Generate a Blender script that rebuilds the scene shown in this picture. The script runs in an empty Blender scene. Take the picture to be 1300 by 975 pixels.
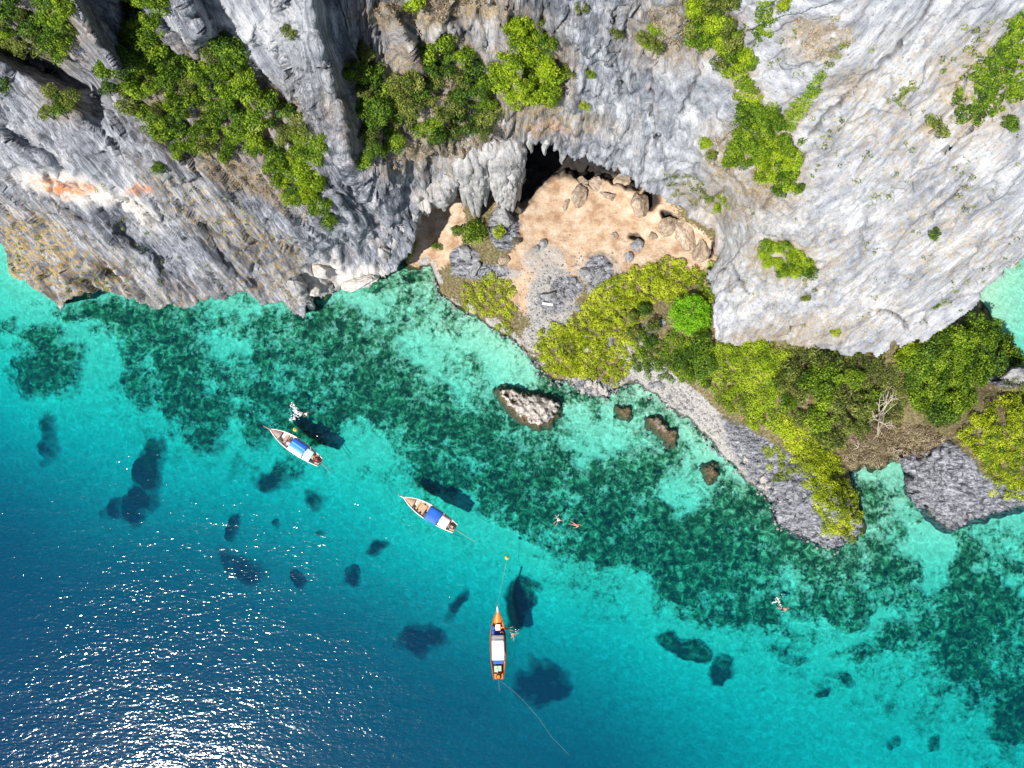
import bpy, bmesh, math, random
import numpy as np
from mathutils import Vector, Matrix

random.seed(5)
rng = np.random.default_rng(11)
R = math.radians
SC = bpy.context.scene
COL = SC.collection

# ------------------------------------------------------------------ camera, sky, sun, exposure
CAM_H = 115.0
TILT = R(8.0)
FPX = 903.0                       # focal length in pixels of the 1300 px wide photograph
cam_data = bpy.data.cameras.new("camera")
cam_data.sensor_width = 36.0
cam_data.lens = 36.0 * FPX / 1300.0
cam_data.clip_end = 6000.0
cam = bpy.data.objects.new("camera", cam_data)
cam.location = (0, 0, CAM_H)
cam.rotation_euler = (TILT, 0, 0)
COL.objects.link(cam)
SC.camera = cam

SUN_EL = R(51.0)
SUN_H = Vector((-0.62, -0.785, 0)).normalized()
SUN_DIR = Vector((SUN_H.x * math.cos(SUN_EL), SUN_H.y * math.cos(SUN_EL), math.sin(SUN_EL)))
world = bpy.data.worlds.new("World")
SC.world = world
world.use_nodes = True
wn = world.node_tree
bgn = wn.nodes["Background"]
sky = wn.nodes.new("ShaderNodeTexSky")
sky.sky_type = 'NISHITA'
sky.sun_disc = False
sky.sun_elevation = SUN_EL
sky.sun_rotation = math.atan2(SUN_H.x, SUN_H.y)
wn.links.new(sky.outputs[0], bgn.inputs[0])
bgn.inputs[1].default_value = 0.062
sl = bpy.data.lights.new("sun", 'SUN')
sl.energy = 5.0
sl.angle = R(1.1)
sl.color = (1.0, 0.965, 0.91)
so = bpy.data.objects.new("sun", sl)
so.rotation_euler = SUN_DIR.to_track_quat('Z', 'Y').to_euler()
so.location = (-60, -80, 150)
COL.objects.link(so)
SC.view_settings.view_transform = 'Standard'
SC.view_settings.look = 'None'
SC.view_settings.gamma = 1.0
SC.view_settings.use_curve_mapping = False
SC.view_settings.exposure = 0.42
SC.cycles.transparent_max_bounces = 16
SC.cycles.volume_bounces = 0
SC.cycles.max_bounces = 5
SC.cycles.diffuse_bounces = 2
SC.cycles.glossy_bounces = 2

# ------------------------------------------------------------------ helpers
_c, _s = math.cos(TILT), math.sin(TILT)
def at(px, py, z):
    """photograph position + height above the sea -> world point(s)"""
    px = np.asarray(px, float); py = np.asarray(py, float); z = np.asarray(z, float)
    x = (px - 650.0) / FPX; y = -(py - 487.5) / FPX
    dy = y * _c + _s; dz = y * _s - _c
    t = (z - CAM_H) / dz
    return np.stack([x * t, dy * t, np.broadcast_to(z, np.shape(t)) + 0 * t], -1)
def proj(P):
    x, y, z = P[..., 0], P[..., 1], P[..., 2] - CAM_H
    yc = y * _c + z * _s; zc = -y * _s + z * _c
    return 650.0 + FPX * x / -zc, 487.5 - FPX * yc / -zc

_perm = np.random.default_rng(3).permutation(256); _perm = np.concatenate([_perm, _perm, _perm])
_g3 = np.random.default_rng(4).normal(size=(256, 3)); _g3 /= np.linalg.norm(_g3, axis=1)[:, None]
def perlin(x, y, z=0.0):
    x, y, z = np.broadcast_arrays(np.asarray(x, float), np.asarray(y, float), np.asarray(z, float))
    xi, yi, zi = np.floor(x).astype(int), np.floor(y).astype(int), np.floor(z).astype(int)
    xf, yf, zf = x - xi, y - yi, z - zi
    xi &= 255; yi &= 255; zi &= 255
    u, v, w = [f * f * f * (f * (f * 6 - 15) + 10) for f in (xf, yf, zf)]
    out = 0
    for dx in (0, 1):
        for dy in (0, 1):
            for dz in (0, 1):
                h = _perm[_perm[_perm[xi + dx] + yi + dy] + zi + dz]
                g = _g3[h]
                d = g[..., 0] * (xf - dx) + g[..., 1] * (yf - dy) + g[..., 2] * (zf - dz)
                out = out + d * (u if dx else 1 - u) * (v if dy else 1 - v) * (w if dz else 1 - w)
    return out * 1.5
def fbm(x, y, z=0.0, o=4, ridged=False):
    r = 0; a = 1.0; t = 0
    for i in range(o):
        n = perlin(x * 2 ** i + 17.3 * i, y * 2 ** i + 5.1 * i, z * 2 ** i + 9.7 * i)
        r = r + a * ((1 - 2 * np.abs(n)) if ridged else n); t += a; a *= 0.5
    return r / t
def sstep(a, b, x):
    t = np.clip((x - a) / (b - a), 0, 1)
    return t * t * (3 - 2 * t)
def inpoly(px, py, poly):
    c = np.zeros(np.shape(px), bool); n = len(poly)
    for i in range(n):
        x0, y0 = poly[i]; x1, y1 = poly[(i + 1) % n]
        if y0 == y1: continue
        k = ((y0 > py) != (y1 > py)) & (px < (x1 - x0) * (py - y0) / (y1 - y0) + x0)
        c ^= k
    return c
def segdist(px, py, pts, closed=False):
    d = np.full(np.shape(px), 1e9)
    n = len(pts)
    for i in range(n if closed else n - 1):
        x0, y0 = pts[i][:2]; x1, y1 = pts[(i + 1) % n][:2]
        dx, dy = x1 - x0, y1 - y0
        t = np.clip(((px - x0) * dx + (py - y0) * dy) / (dx * dx + dy * dy + 1e-9), 0, 1)
        d = np.minimum(d, np.hypot(px - x0 - t * dx, py - y0 - t * dy))
    return d
def sdpoly(px, py, poly):
    d = segdist(px, py, poly, True)
    return np.where(inpoly(px, py, poly), d, -d)
def rbf(ctrl, c=18.0):
    A = np.array(ctrl, float); n = len(A)
    K = np.sqrt((A[:, None, 0] - A[None, :, 0]) ** 2 + (A[:, None, 1] - A[None, :, 1]) ** 2 + c * c)
    M = np.zeros((n + 1, n + 1)); M[:n, :n] = K; M[:n, n] = 1; M[n, :n] = 1
    w = np.linalg.solve(M, np.append(A[:, 2], 0))
    def f(px, py):
        r = np.full(np.shape(px), w[n])
        for i in range(n):
            r = r + w[i] * np.sqrt((px - A[i, 0]) ** 2 + (py - A[i, 1]) ** 2 + c * c)
        return r
    return f
def ell(px, py, cx, cy, rx, ry, ang=0.0, soft=0.5):
    a = R(ang); dx, dy = px - cx, py - cy
    u = (dx * math.cos(a) + dy * math.sin(a)) / rx; v = (-dx * math.sin(a) + dy * math.cos(a)) / ry
    return 1 - sstep(1 - soft, 1 + soft, np.sqrt(u * u + v * v))

def mesh_obj(name, V, F, mat, parent=None, smooth=False, attrs=None):
    me = bpy.data.meshes.new(name)
    V = np.asarray(V, np.float32); F = np.asarray(F, np.int32)
    n, k = F.shape
    me.vertices.add(len(V)); me.vertices.foreach_set("co", V.ravel())
    me.loops.add(n * k); me.loops.foreach_set("vertex_index", F.ravel())
    me.polygons.add(n); me.polygons.foreach_set("loop_start", np.arange(0, n * k, k, dtype=np.int32))
    me.update(calc_edges=True)
    for an, av in (attrs or {}).items():
        av = np.asarray(av, np.float32)
        if av.ndim == 1:
            at_ = me.attributes.new(an, 'FLOAT', 'POINT'); at_.data.foreach_set("value", av)
        else:
            at_ = me.attributes.new(an, 'FLOAT_COLOR', 'POINT')
            at_.data.foreach_set("color", np.concatenate([av, np.ones((len(av), 4 - av.shape[1]), np.float32)], 1).ravel())
    if smooth: me.polygons.foreach_set("use_smooth", np.ones(n, bool))
    me.materials.append(mat)
    me.validate()
    o = bpy.data.objects.new(name, me); COL.objects.link(o)
    if parent: o.parent = parent
    return o
def bm_obj(name, bm, mat, parent=None, smooth=False):
    me = bpy.data.meshes.new(name); bm.to_mesh(me); bm.free()
    if smooth:
        for p in me.polygons: p.use_smooth = True
    me.materials.append(mat)
    o = bpy.data.objects.new(name, me); COL.objects.link(o)
    if parent: o.parent = parent
    return o
def empty(name, loc=(0, 0, 0), rz=0.0):
    o = bpy.data.objects.new(name, None); o.empty_display_size = 0.5
    o.location = loc; o.rotation_euler = (0, 0, rz); COL.objects.link(o); return o
def tag(o, label=None, cat=None, group=None, kind=None):
    for k, v in (("label", label), ("category", cat), ("group", group), ("kind", kind)):
        if v: o[k] = v
    return o
def grid_faces(nx, ny, keep=None):
    i = np.arange(nx * ny).reshape(ny, nx)
    F = np.stack([i[:-1, :-1], i[:-1, 1:], i[1:, 1:], i[1:, :-1]], -1)
    if keep is not None: F = F[keep]
    return F.reshape(-1, 4)

# ------------------------------------------------------------------ materials
class NT:
    def __init__(self, name):
        self.m = bpy.data.materials.new(name); self.m.use_nodes = True
        self.t = self.m.node_tree; self.t.nodes.clear()
        self.out = self.t.nodes.new("ShaderNodeOutputMaterial")
    def n(self, typ, _ins=None, **kw):
        nd = self.t.nodes.new(typ)
        for k, v in kw.items(): setattr(nd, k, v)
        for k, v in (_ins or {}).items():
            s = nd.inputs[k]
            if hasattr(v, "is_output"): self.t.links.new(v, s)
            else: s.default_value = v
        return nd
    def attr(self, name): return self.n("ShaderNodeAttribute", attribute_name=name)
    def noise(self, vec, scale, detail=4, rough=0.55, dist=0.0):
        d = {"Scale": scale, "Detail": detail, "Roughness": rough, "Distortion": dist}
        if vec: d["Vector"] = vec
        return self.n("ShaderNodeTexNoise", d).outputs["Fac"]
    def ramp(self, fac, stops, interp='LINEAR'):
        nd = self.n("ShaderNodeValToRGB", {"Fac": fac}); cr = nd.color_ramp; cr.interpolation = interp
        while len(cr.elements) < len(stops): cr.elements.new(0.5)
        for e, (p, c) in zip(cr.elements, stops):
            e.position = p; e.color = (*c, 1) if len(c) == 3 else c
        return nd.outputs["Color"]
    def mix(self, fac, a, b, mode='MIX'):
        nd = self.n("ShaderNodeMix", data_type='RGBA', blend_type=mode)
        for k, v in ((0, fac), (6, a), (7, b)):
            if hasattr(v, "is_output"): self.t.links.new(v, nd.inputs[k])
            else: nd.inputs[k].default_value = (*v, 1) if isinstance(v, tuple) and len(v) == 3 else v
        return nd.outputs[2]
    def math(self, op, a, b=0.0, clamp=False):
        nd = self.n("ShaderNodeMath", operation=op, use_clamp=clamp)
        for k, v in ((0, a), (1, b)):
            if hasattr(v, "is_output"): self.t.links.new(v, nd.inputs[k])
            else: nd.inputs[k].default_value = v
        return nd.outputs[0]
    def mapping(self, vec, scale=(1, 1, 1), rot=(0, 0, 0)):
        return self.n("ShaderNodeMapping", {"Vector": vec, "Scale": scale, "Rotation": rot}).outputs[0]
    def pos(self): return self.n("ShaderNodeNewGeometry").outputs["Position"]
    def obj(self): return self.n("ShaderNodeTexCoord").outputs["Object"]
    def bump(self, h, strength=0.5, dist=0.1, normal=None):
        d = {"Height": h, "Strength": strength, "Distance": dist}
        if normal: d["Normal"] = normal
        return self.n("ShaderNodeBump", d).outputs[0]
    def pbsdf(self, col, rough=0.8, normal=None, spec=0.3, metal=0.0):
        d = {"Roughness": rough, "Specular IOR Level": spec, "Metallic": metal}
        nd = self.n("ShaderNodeBsdfPrincipled", d)
        if hasattr(col, "is_output"): self.t.links.new(col, nd.inputs["Base Color"])
        else: nd.inputs["Base Color"].default_value = (*col, 1)
        if normal: self.t.links.new(normal, nd.inputs["Normal"])
        return nd.outputs[0]
    def done(self, surf=None, vol=None):
        if surf: self.t.links.new(surf, self.out.inputs["Surface"])
        if vol: self.t.links.new(vol, self.out.inputs["Volume"])
        return self.m

def mat_simple(name, col, rough=0.6, var=0.25, scale=3.0, bump=0.0, spec=0.3, metal=0.0):
    q = NT(name); o = q.obj()
    f = q.noise(o, scale, 4, 0.6)
    dark = tuple(c * (1 - var) for c in col); light = tuple(min(1, c * (1 + var * 0.6)) for c in col)
    c = q.ramp(f, [(0.3, dark), (0.7, light)])
    nm = q.bump(q.noise(o, scale * 4, 3), bump, 0.03) if bump else None
    return q.done(q.pbsdf(c, rough, nm, spec, metal))

def mat_rock():
    """limestone; attribute 'paint': R light/dark stone, G ochre lichen, B soil and dry grass; 'paint2': R white calcite, G orange rust, B fissure darkness"""
    q = NT("limestone"); p = q.pos()
    a = q.n("ShaderNodeSeparateColor", {0: q.attr("paint").outputs["Color"]})
    b = q.n("ShaderNodeSeparateColor", {0: q.attr("paint2").outputs["Color"]})
    vert = q.attr("flow").outputs["Vector"]
    n1 = q.noise(vert, 0.8, 5, 0.66, 0.3)
    n2 = q.noise(vert, 2.6, 5, 0.70, 0.2)
    n3 = q.noise(p, 0.22, 3, 0.6)
    n4 = q.noise(p, 4.0, 3, 0.65)
    light = q.ramp(n1, [(0.30, (0.21, 0.225, 0.26)), (0.43, (0.38, 0.395, 0.425)), (0.58, (0.55, 0.56, 0.58))])
    dark = q.ramp(n1, [(0.32, (0.065, 0.073, 0.092)), (0.47, (0.20, 0.215, 0.25)), (0.62, (0.45, 0.465, 0.50))])
    gash = q.math('ABSOLUTE', q.math('SUBTRACT', q.noise(vert, 1.5, 4, 0.6, 0.15), 0.5))
    gash2 = q.math('ABSOLUTE', q.math('SUBTRACT', q.noise(p, 0.45, 5, 0.62, 0.4), 0.5))
    c = q.mix(a.outputs[0], dark, light)
    streak = q.ramp(n2, [(0.34, (0.30, 0.31, 0.35)), (0.47, (0.9, 0.9, 0.9)), (0.60, (1.15, 1.15, 1.15))])
    c = q.mix(q.math('SUBTRACT', 0.85, q.math('MULTIPLY', a.outputs[0], 0.45)), c, streak, 'MULTIPLY')
    big = q.ramp(n3, [(0.35, (0.62, 0.64, 0.69)), (0.6, (1.0, 1.0, 1.0))])
    c = q.mix(0.8, c, big, 'MULTIPLY')
    c = q.mix(q.math('SUBTRACT', 0.9, q.math('MULTIPLY', a.outputs[0], 0.72)), c, q.ramp(gash, [(0.0, (0.22, 0.23, 0.26)), (0.022, (0.62, 0.63, 0.66)), (0.05, (1, 1, 1))]), 'MULTIPLY')
    c = q.mix(q.math('SUBTRACT', 0.85, q.math('MULTIPLY', a.outputs[0], 0.45)), c, q.ramp(gash2, [(0.0, (0.22, 0.22, 0.25)), (0.007, (1, 1, 1))]), 'MULTIPLY')
    c = q.mix(0.8, c, q.ramp(n4, [(0.30, (0.35, 0.35, 0.38)), (0.42, (1, 1, 1))]), 'MULTIPLY')
    # warm mineral stains
    ws = q.ramp(q.noise(vert, 0.55, 6, 0.65, 0.6), [(0.57, (0, 0, 0)), (0.68, (1, 1, 1))])
    c = q.mix(q.math('MULTIPLY', ws, 0.22), c, (0.50, 0.37, 0.26))
    # calcite
    cf = q.math('MULTIPLY', b.outputs[0], q.ramp(n4, [(0.25, (0.5, 0.5, 0.5)), (0.6, (1, 1, 1))]))
    c = q.mix(cf, c, (0.68, 0.63, 0.57))
    of = q.math('MULTIPLY', b.outputs[1], q.ramp(q.noise(p, 1.1, 5, 0.65), [(0.38, (0, 0, 0)), (0.56, (1, 1, 1))]))
    c = q.mix(of, c, (0.56, 0.25, 0.12))
    # ochre lichen, patchy
    lf = q.math('MULTIPLY', a.outputs[1], q.ramp(q.noise(p, 1.3, 6, 0.7), [(0.47, (0, 0, 0)), (0.56, (1, 1, 1))]))
    c = q.mix(lf, c, q.ramp(n4, [(0.35, (0.30, 0.19, 0.05)), (0.65, (0.50, 0.36, 0.11))]))
    # soil and dry grass
    sf = q.math('MULTIPLY', a.outputs[2], q.ramp(q.noise(p, 1.0, 6, 0.7), [(0.36, (0, 0, 0)), (0.55, (1, 1, 1))]))
    c = q.mix(sf, c, q.ramp(n4, [(0.3, (0.10, 0.075, 0.04)), (0.5, (0.27, 0.20, 0.11)), (0.7, (0.44, 0.33, 0.17))]))
    # darker along the fissures
    c = q.mix(q.math('MULTIPLY', b.outputs[2], 0.85), c, (0.05, 0.052, 0.058))
    nm = q.bump(q.math('ADD', n2, q.math('MULTIPLY', q.math('MINIMUM', q.math('MULTIPLY', gash, 4.0), 0.4), q.math('SUBTRACT', 1.0, q.math('MULTIPLY', a.outputs[0], 0.8)))), 0.6, 0.4)
    return q.done(q.pbsdf(c, 0.92, nm, 0.12))

def mat_ground():
    """low ground: 'paint' R sand, G rubble, B grey rock ; rest soil"""
    q = NT("beach_ground"); p = q.pos()
    a = q.n("ShaderNodeSeparateColor", {0: q.attr("paint").outputs["Color"]})
    n1 = q.noise(p, 0.5, 5, 0.6); n2 = q.noise(p, 3.0, 5, 0.65); n3 = q.noise(p, 9.0, 3, 0.6)
    vert = q.mapping(p, (1, 1, 0.3))
    nv = q.noise(q.mapping(p, (0.5, 2.0, 1.5), (0, 0, R(-20))), 0.9, 5, 0.7, 0.5)
    soil = q.ramp(n2, [(0.3, (0.06, 0.055, 0.025)), (0.5, (0.15, 0.125, 0.06)), (0.7, (0.30, 0.25, 0.15))])
    sand = q.ramp(n1, [(0.34, (0.37, 0.23, 0.14)), (0.5, (0.53, 0.385, 0.265)), (0.66, (0.64, 0.52, 0.40))])
    sand = q.mix(0.5, sand, q.ramp(n2, [(0.35, (0.55, 0.5, 0.45)), (0.6, (1, 1, 1))]), 'MULTIPLY')
    vor = q.n("ShaderNodeTexVoronoi", {"Vector": p, "Scale": 2.3}, feature='DISTANCE_TO_EDGE')
    rub = q.ramp(n3, [(0.3, (0.22, 0.21, 0.21)), (0.5, (0.38, 0.365, 0.35)), (0.7, (0.55, 0.52, 0.48))])
    rub = q.mix(0.7, rub, q.ramp(n2, [(0.36, (0.4, 0.38, 0.38)), (0.56, (1, 1, 1))]), 'MULTIPLY')
    rock = q.ramp(nv, [(0.36, (0.04, 0.042, 0.05)), (0.46, (0.19, 0.195, 0.22)), (0.64, (0.40, 0.405, 0.435))])
    gl_ = q.math('ABSOLUTE', q.math('SUBTRACT', q.noise(q.mapping(p, (0.55, 1.6, 1.2), (0, 0, R(-20))), 1.1, 5, 0.62, 0.3), 0.5))
    rock = q.mix(0.9, rock, q.ramp(gl_, [(0.0, (0.12, 0.12, 0.14)), (0.03, (0.6, 0.6, 0.62)), (0.06, (1, 1, 1))]), 'MULTIPLY')
    def edge(s): return q.ramp(q.math('ADD', s, q.math('MULTIPLY', q.math('SUBTRACT', n2, 0.5), 0.8)), [(0.42, (0, 0, 0)), (0.58, (1, 1, 1))])
    c = q.mix(edge(a.outputs[0]), soil, sand)
    c = q.mix(edge(a.outputs[1]), c, rub)
    c = q.mix(edge(a.outputs[2]), c, rock)
    c = q.mix(q.attr("cave_shade").outputs["Fac"], c, (0.035, 0.03, 0.028))  # shade of the cave recess and hollows, painted into the ground colour
    h = q.math('ADD', q.math('MULTIPLY', n2, 0.5), q.math('MULTIPLY', nv, 0.7))
    # damp dark band where the swell wets the stone
    z = q.n("ShaderNodeSeparateXYZ", {0: p}).outputs[2]
    wet = q.ramp(q.math('ADD', z, q.math('MULTIPLY', n2, 0.5)), [(0.30, (0.42, 0.36, 0.30)), (0.62, (1, 1, 1))])
    c = q.mix(1.0, c, wet, 'MULTIPLY')
    return q.done(q.pbsdf(c, 0.9, q.bump(h, 0.7, 0.3), 0.15))

def mat_seabed():
    q = NT("seabed"); p = q.pos()
    reef = q.attr("reef").outputs["Fac"]
    n1 = q.noise(p, 0.55, 4, 0.68, 0.5); n2 = q.noise(p, 1.7, 4, 0.65); n3 = q.noise(p, 1.1, 3, 0.6, 1.0)
    fine = q.attr("fine").outputs["Fac"]
    g = q.math('ADD', q.math('MULTIPLY', q.math('SUBTRACT', n1, 0.5), 1.3), q.math('MULTIPLY', q.math('SUBTRACT', n2, 0.5), 1.3))
    f = q.math('ADD', reef, q.math('MULTIPLY', g, fine))
    m = q.ramp(f, [(0.28, (0, 0, 0)), (0.72, (1, 1, 1))])
    sand = q.ramp(n3, [(0.3, (0.42, 0.42, 0.34)), (0.55, (0.60, 0.595, 0.49)), (0.7, (0.78, 0.77, 0.65))])
    n5 = q.noise(p, 0.9, 4, 0.7, 0.6)
    coral = q.ramp(n5, [(0.34, (0.006, 0.017, 0.008)), (0.48, (0.024, 0.065, 0.028)), (0.58, (0.085, 0.19, 0.09)), (0.68, (0.30, 0.44, 0.27))])
    coral = q.mix(fine, (0.018, 0.030, 0.026), coral)
    sand = q.mix(q.math('MULTIPLY', fine, 0.5), sand, (0.80, 1.0, 0.80), 'MULTIPLY')
    c = q.mix(m, sand, coral)
    return q.done(q.pbsdf(c, 0.95, q.bump(q.math('ADD', n2, q.math('MULTIPLY', n1, 0.6)), 0.5, 0.3), 0.0))

def mat_sea():
    q = NT("sea_water"); p = q.pos()
    # wind swell: crests run across the picture, steeper chop on top
    w1 = q.noise(q.mapping(p, (0.23, 0.55, 1), (0, 0, R(-14))), 1.0, 2, 0.5, 0.3)
    w2 = q.noise(q.mapping(p, (1.15, 2.4, 1), (0, 0, R(-20))), 1.0, 2, 0.5, 0.3)
    h = q.math('ADD', q.math('MULTIPLY', w1, 0.17), q.math('MULTIPLY', w2, 0.098))
    gust = q.ramp(q.noise(q.mapping(p, (0.03, 0.06, 1), (0, 0, R(25))), 1.0, 3, 0.6), [(0.32, (0.62, 0.62, 0.62)), (0.68, (1.15, 1.15, 1.15))])
    nm = q.bump(q.math('MULTIPLY', h, gust), 1.0, 0.9)
    fr = q.n("ShaderNodeFresnel", {"IOR": 1.33}).outputs[0]
    gl = q.n("ShaderNodeBsdfGlossy", {"Color": (1, 1, 1, 1), "Roughness": 0.125, "Normal": nm}).outputs[0]
    tr = q.n("ShaderNodeBsdfTransparent", {"Color": (1, 1, 1, 1)}).outputs[0]
    mx = q.n("ShaderNodeMixShader", {0: fr, 1: tr, 2: gl}).outputs[0]
    va = q.n("ShaderNodeVolumeAbsorption", {"Color": (0.07, 0.878, 0.94, 1), "Density": 0.40}).outputs[0]
    vs_ = q.n("ShaderNodeVolumeScatter", {"Color": (0.01, 0.42, 1.0, 1), "Density": 0.030}).outputs[0]
    return q.done(mx, q.n("ShaderNodeAddShader", {0: va, 1: vs_}).outputs[0])

def mat_leaf(name, c0, c1, c2, trans=0.25):
    """three greens picked leaf by leaf, one shift per plant"""
    q = NT(name)
    t = q.attr("tint").outputs["Fac"]
    r = q.n("ShaderNodeObjectInfo").outputs["Random"]
    f = q.math('ADD', t, q.math('MULTIPLY', q.math('SUBTRACT', r, 0.5), 0.35))
    c = q.ramp(f, [(0.1, c0), (0.5, c1), (0.92, c2)])
    d = q.pbsdf(c, 0.55, None, 0.25)
    tl = q.n("ShaderNodeBsdfTranslucent", {"Color": c}).outputs[0]
    return q.done(q.n("ShaderNodeMixShader", {0: trans, 1: d, 2: tl}).outputs[0])

M_ROCK = mat_rock(); M_GROUND = mat_ground(); M_BED = mat_seabed(); M_SEA = mat_sea()
M_BARK = mat_simple("bark", (0.20, 0.16, 0.12), 0.9, 0.4, 4, 0.5)
M_DEAD = mat_simple("dead_wood", (0.50, 0.44, 0.35), 0.9, 0.3, 4, 0.3)
L_GREEN = mat_leaf("leaf_green", (0.03, 0.075, 0.008), (0.14, 0.255, 0.012), (0.33, 0.45, 0.03), 0.3)
L_DARK = mat_leaf("leaf_dark", (0.02, 0.05, 0.010), (0.075, 0.16, 0.015), (0.19, 0.31, 0.03), 0.3)
L_OLIVE = mat_leaf("leaf_olive", (0.045, 0.07, 0.015), (0.155, 0.205, 0.03), (0.32, 0.36, 0.08), 0.3)
L_BRIGHT = mat_leaf("leaf_bright", (0.08, 0.14, 0.008), (0.28, 0.42, 0.012), (0.46, 0.58, 0.03), 0.3)
L_YELLOW = mat_leaf("leaf_yellow", (0.13, 0.18, 0.008), (0.38, 0.48, 0.013), (0.60, 0.66, 0.05), 0.3)
L_LIME = mat_leaf("leaf_lime", (0.04, 0.14, 0.006), (0.15, 0.40, 0.008), (0.28, 0.55, 0.02), 0.3)
L_DRY = mat_leaf("leaf_dry", (0.15, 0.11, 0.07), (0.33, 0.26, 0.17), (0.50, 0.42, 0.28), 0.1)

# ------------------------------------------------------------------ the cliff
STEP = 2.1
CLIFF_EDGE = [(-500, 60), (-200, 190), (-60, 265), (0, 312), (18, 348), (45, 368), (62, 385), (76, 398), (92, 380), (115, 368), (138, 374),
    (165, 382), (195, 395), (232, 393), (280, 380), (310, 378), (345, 388), (362, 384), (372, 400), (387, 402), (391, 376), (440, 372), (478, 362), (500, 344),
    (512, 322), (520, 305), (523, 290), (538, 268), (548, 260), (558, 272), (566, 262), (576, 240), (583, 212), (596, 197), (612, 190), (632, 186), (652, 182), (672, 178), (690, 184), (712, 196), (728, 204), (768, 217), (802, 226), (829, 244),
    (848, 256), (866, 266), (888, 284), (906, 296), (903, 330), (896, 352), (906, 380), (904, 432), (935, 440), (962, 430), (1003, 440), (1040, 442), (1066, 452), (1102, 452),
    (1139, 441), (1176, 432), (1209, 412), (1243, 382), (1266, 352), (1300, 326), (1380, 280), (1650, 150), (1650, -420), (-500, -420)]
cz = rbf([
    (-400, 100, 4), (-200, 180, 4), (0, 305, 3), (75, 390, 3), (140, 370, 4), (210, 390, 4), (300, 373, 5), (385, 395, 2), (450, 368, 3), (500, 340, 5),
    (522, 295, 10), (558, 268, 11), (576, 246, 15), (590, 280, 6), (620, 240, 14), (650, 270, 8), (600, 190, 23), (560, 225, 19), (640, 185, 23), (440, 330, 8), (400, 340, 7),
    (690, 185, 24), (730, 204, 23), (770, 217, 21), (830, 244, 18), (870, 268, 14), (905, 296, 11), (905, 340, 10), (905, 430, 9),
    (960, 430, 10), (1040, 442, 11), (1102, 452, 13), (1140, 441, 16), (1210, 412, 21), (1266, 352, 28), (1300, 326, 31), (1450, 240, 36),
    (0, 0, 42), (100, 0, 45), (200, 0, 43), (290, 0, 46), (380, 0, 46), (460, 0, 47), (600, 0, 47), (750, 0, 48), (900, 0, 50), (1050, 0, 52), (1200, 0, 54), (1300, 0, 55), (1500, 0, 56), (-300, 0, 30),
    (0, 220, 18), (100, 210, 24), (200, 225, 25), (260, 255, 21), (100, 300, 12), (200, 310, 12), (300, 300, 15), (380, 300, 16), (410, 270, 20), (430, 210, 27), (350, 330, 10),
    (60, 100, 31), (130, 150, 30), (200, 110, 34), (300, 130, 33), (300, 200, 28), (400, 190, 28), (360, 90, 38), (480, 100, 36), (460, 190, 29), (550, 140, 32), (600, 100, 36), (660, 130, 32), (560, 60, 41), (660, 40, 42),
    (480, 240, 22), (500, 215, 25), (540, 195, 26), (460, 290, 15),
    (750, 100, 38), (750, 165, 30), (850, 150, 36), (850, 225, 23), (950, 200, 34), (930, 290, 20), (930, 380, 14), (1000, 380, 18), (1050, 300, 28), (1100, 400, 18), (1100, 200, 38), (1200, 100, 47), (1200, 250, 38), (1200, 340, 29), (1280, 200, 44),
    (-400, -400, 60), (0, -400, 70), (400, -400, 76), (800, -400, 78), (1200, -400, 80), (1600, -400, 80), (1600, 0, 58)])
# fins: crest polyline, height, width on the sunny side, width on the shaded side (both px), the shaded side lies right of the walking direction
FINS = [([(372, -60), (392, 0), (408, 60), (424, 120), (440, 190), (448, 235)], 8.5, 36, 13, -1),
        ([(70, -60), (95, 0), (118, 40), (150, 85), (162, 105)], 7.0, 22, 10, -1),
        ([(210, -60), (235, 0), (255, 35), (272, 55)], 6.5, 26, 10, -1),
        ([(-90, 20), (-20, 68), (40, 108), (100, 150), (150, 180)], 5.0, 24, 9, -1),
        ([(-60, 40), (0, 52), (60, 88), (110, 112), (140, 145)], -7.0, 12, 12, -1),
        ([(150, -60), (162, 0), (172, 40)], -7.0, 9, 9, -1),
        ([(500, 20), (512, 40), (532, 75), (536, 95)], 4.0, 14, 5, -1),
        ([(640, 10), (632, 40), (628, 80)], 3.0, 20, 5, 1),
        ([(0, 170), (40, 195), (80, 215)], 3.0, 18, 6, -1),
        ([(20, 240), (110, 285), (190, 330), (240, 375)], 2.6, 22, 6, -1),
        ([(160, 260), (230, 300), (300, 350), (330, 380)], 2.2, 20, 6, -1),
        ([(430, 250), (450, 285), (462, 310)], 3.5, 14, 6, -1),
        ([(850, -40), (860, 30), (850, 60)], 2.0, 25, 8, -1)]
def fin_height(px, py):
    z = 0
    wx = px + 7 * fbm(px / 45, py / 45, 1.7, 3); wy = py + 7 * fbm(px / 45, py / 45, 8.7, 3)
    hm = 0.95 + 0.5 * fbm(px / 48, py / 48, 4.4, 2)
    for pts, h, wl, wr, sgn in FINS:
        d = np.full(np.shape(px), 1e9); sd = np.zeros(np.shape(px)); tt = np.zeros(np.shape(px))
        L = len(pts) - 1
        for i in range(L):
            x0, y0 = pts[i]; x1, y1 = pts[i + 1]; dx, dy = x1 - x0, y1 - y0
            t = np.clip(((wx - x0) * dx + (wy - y0) * dy) / (dx * dx + dy * dy), 0, 1)
            ex, ey = wx - x0 - t * dx, wy - y0 - t * dy
            dd = np.hypot(ex, ey); k = dd < d
            d = np.where(k, dd, d); sd = np.where(k, np.sign(dx * ey - dy * ex), sd); tt = np.where(k, (i + t) / L, tt)
        right = (sd * sgn) > 0
        w = np.where(right, wr * 1.45, wl)
        fade = np.clip((1 - tt) / 0.25, 0.0, 1)
        z = z + 0.78 * h * fade * np.exp(-(d / w) ** (1.6)) * (hm if h > 0 else 1)
    return z
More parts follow.
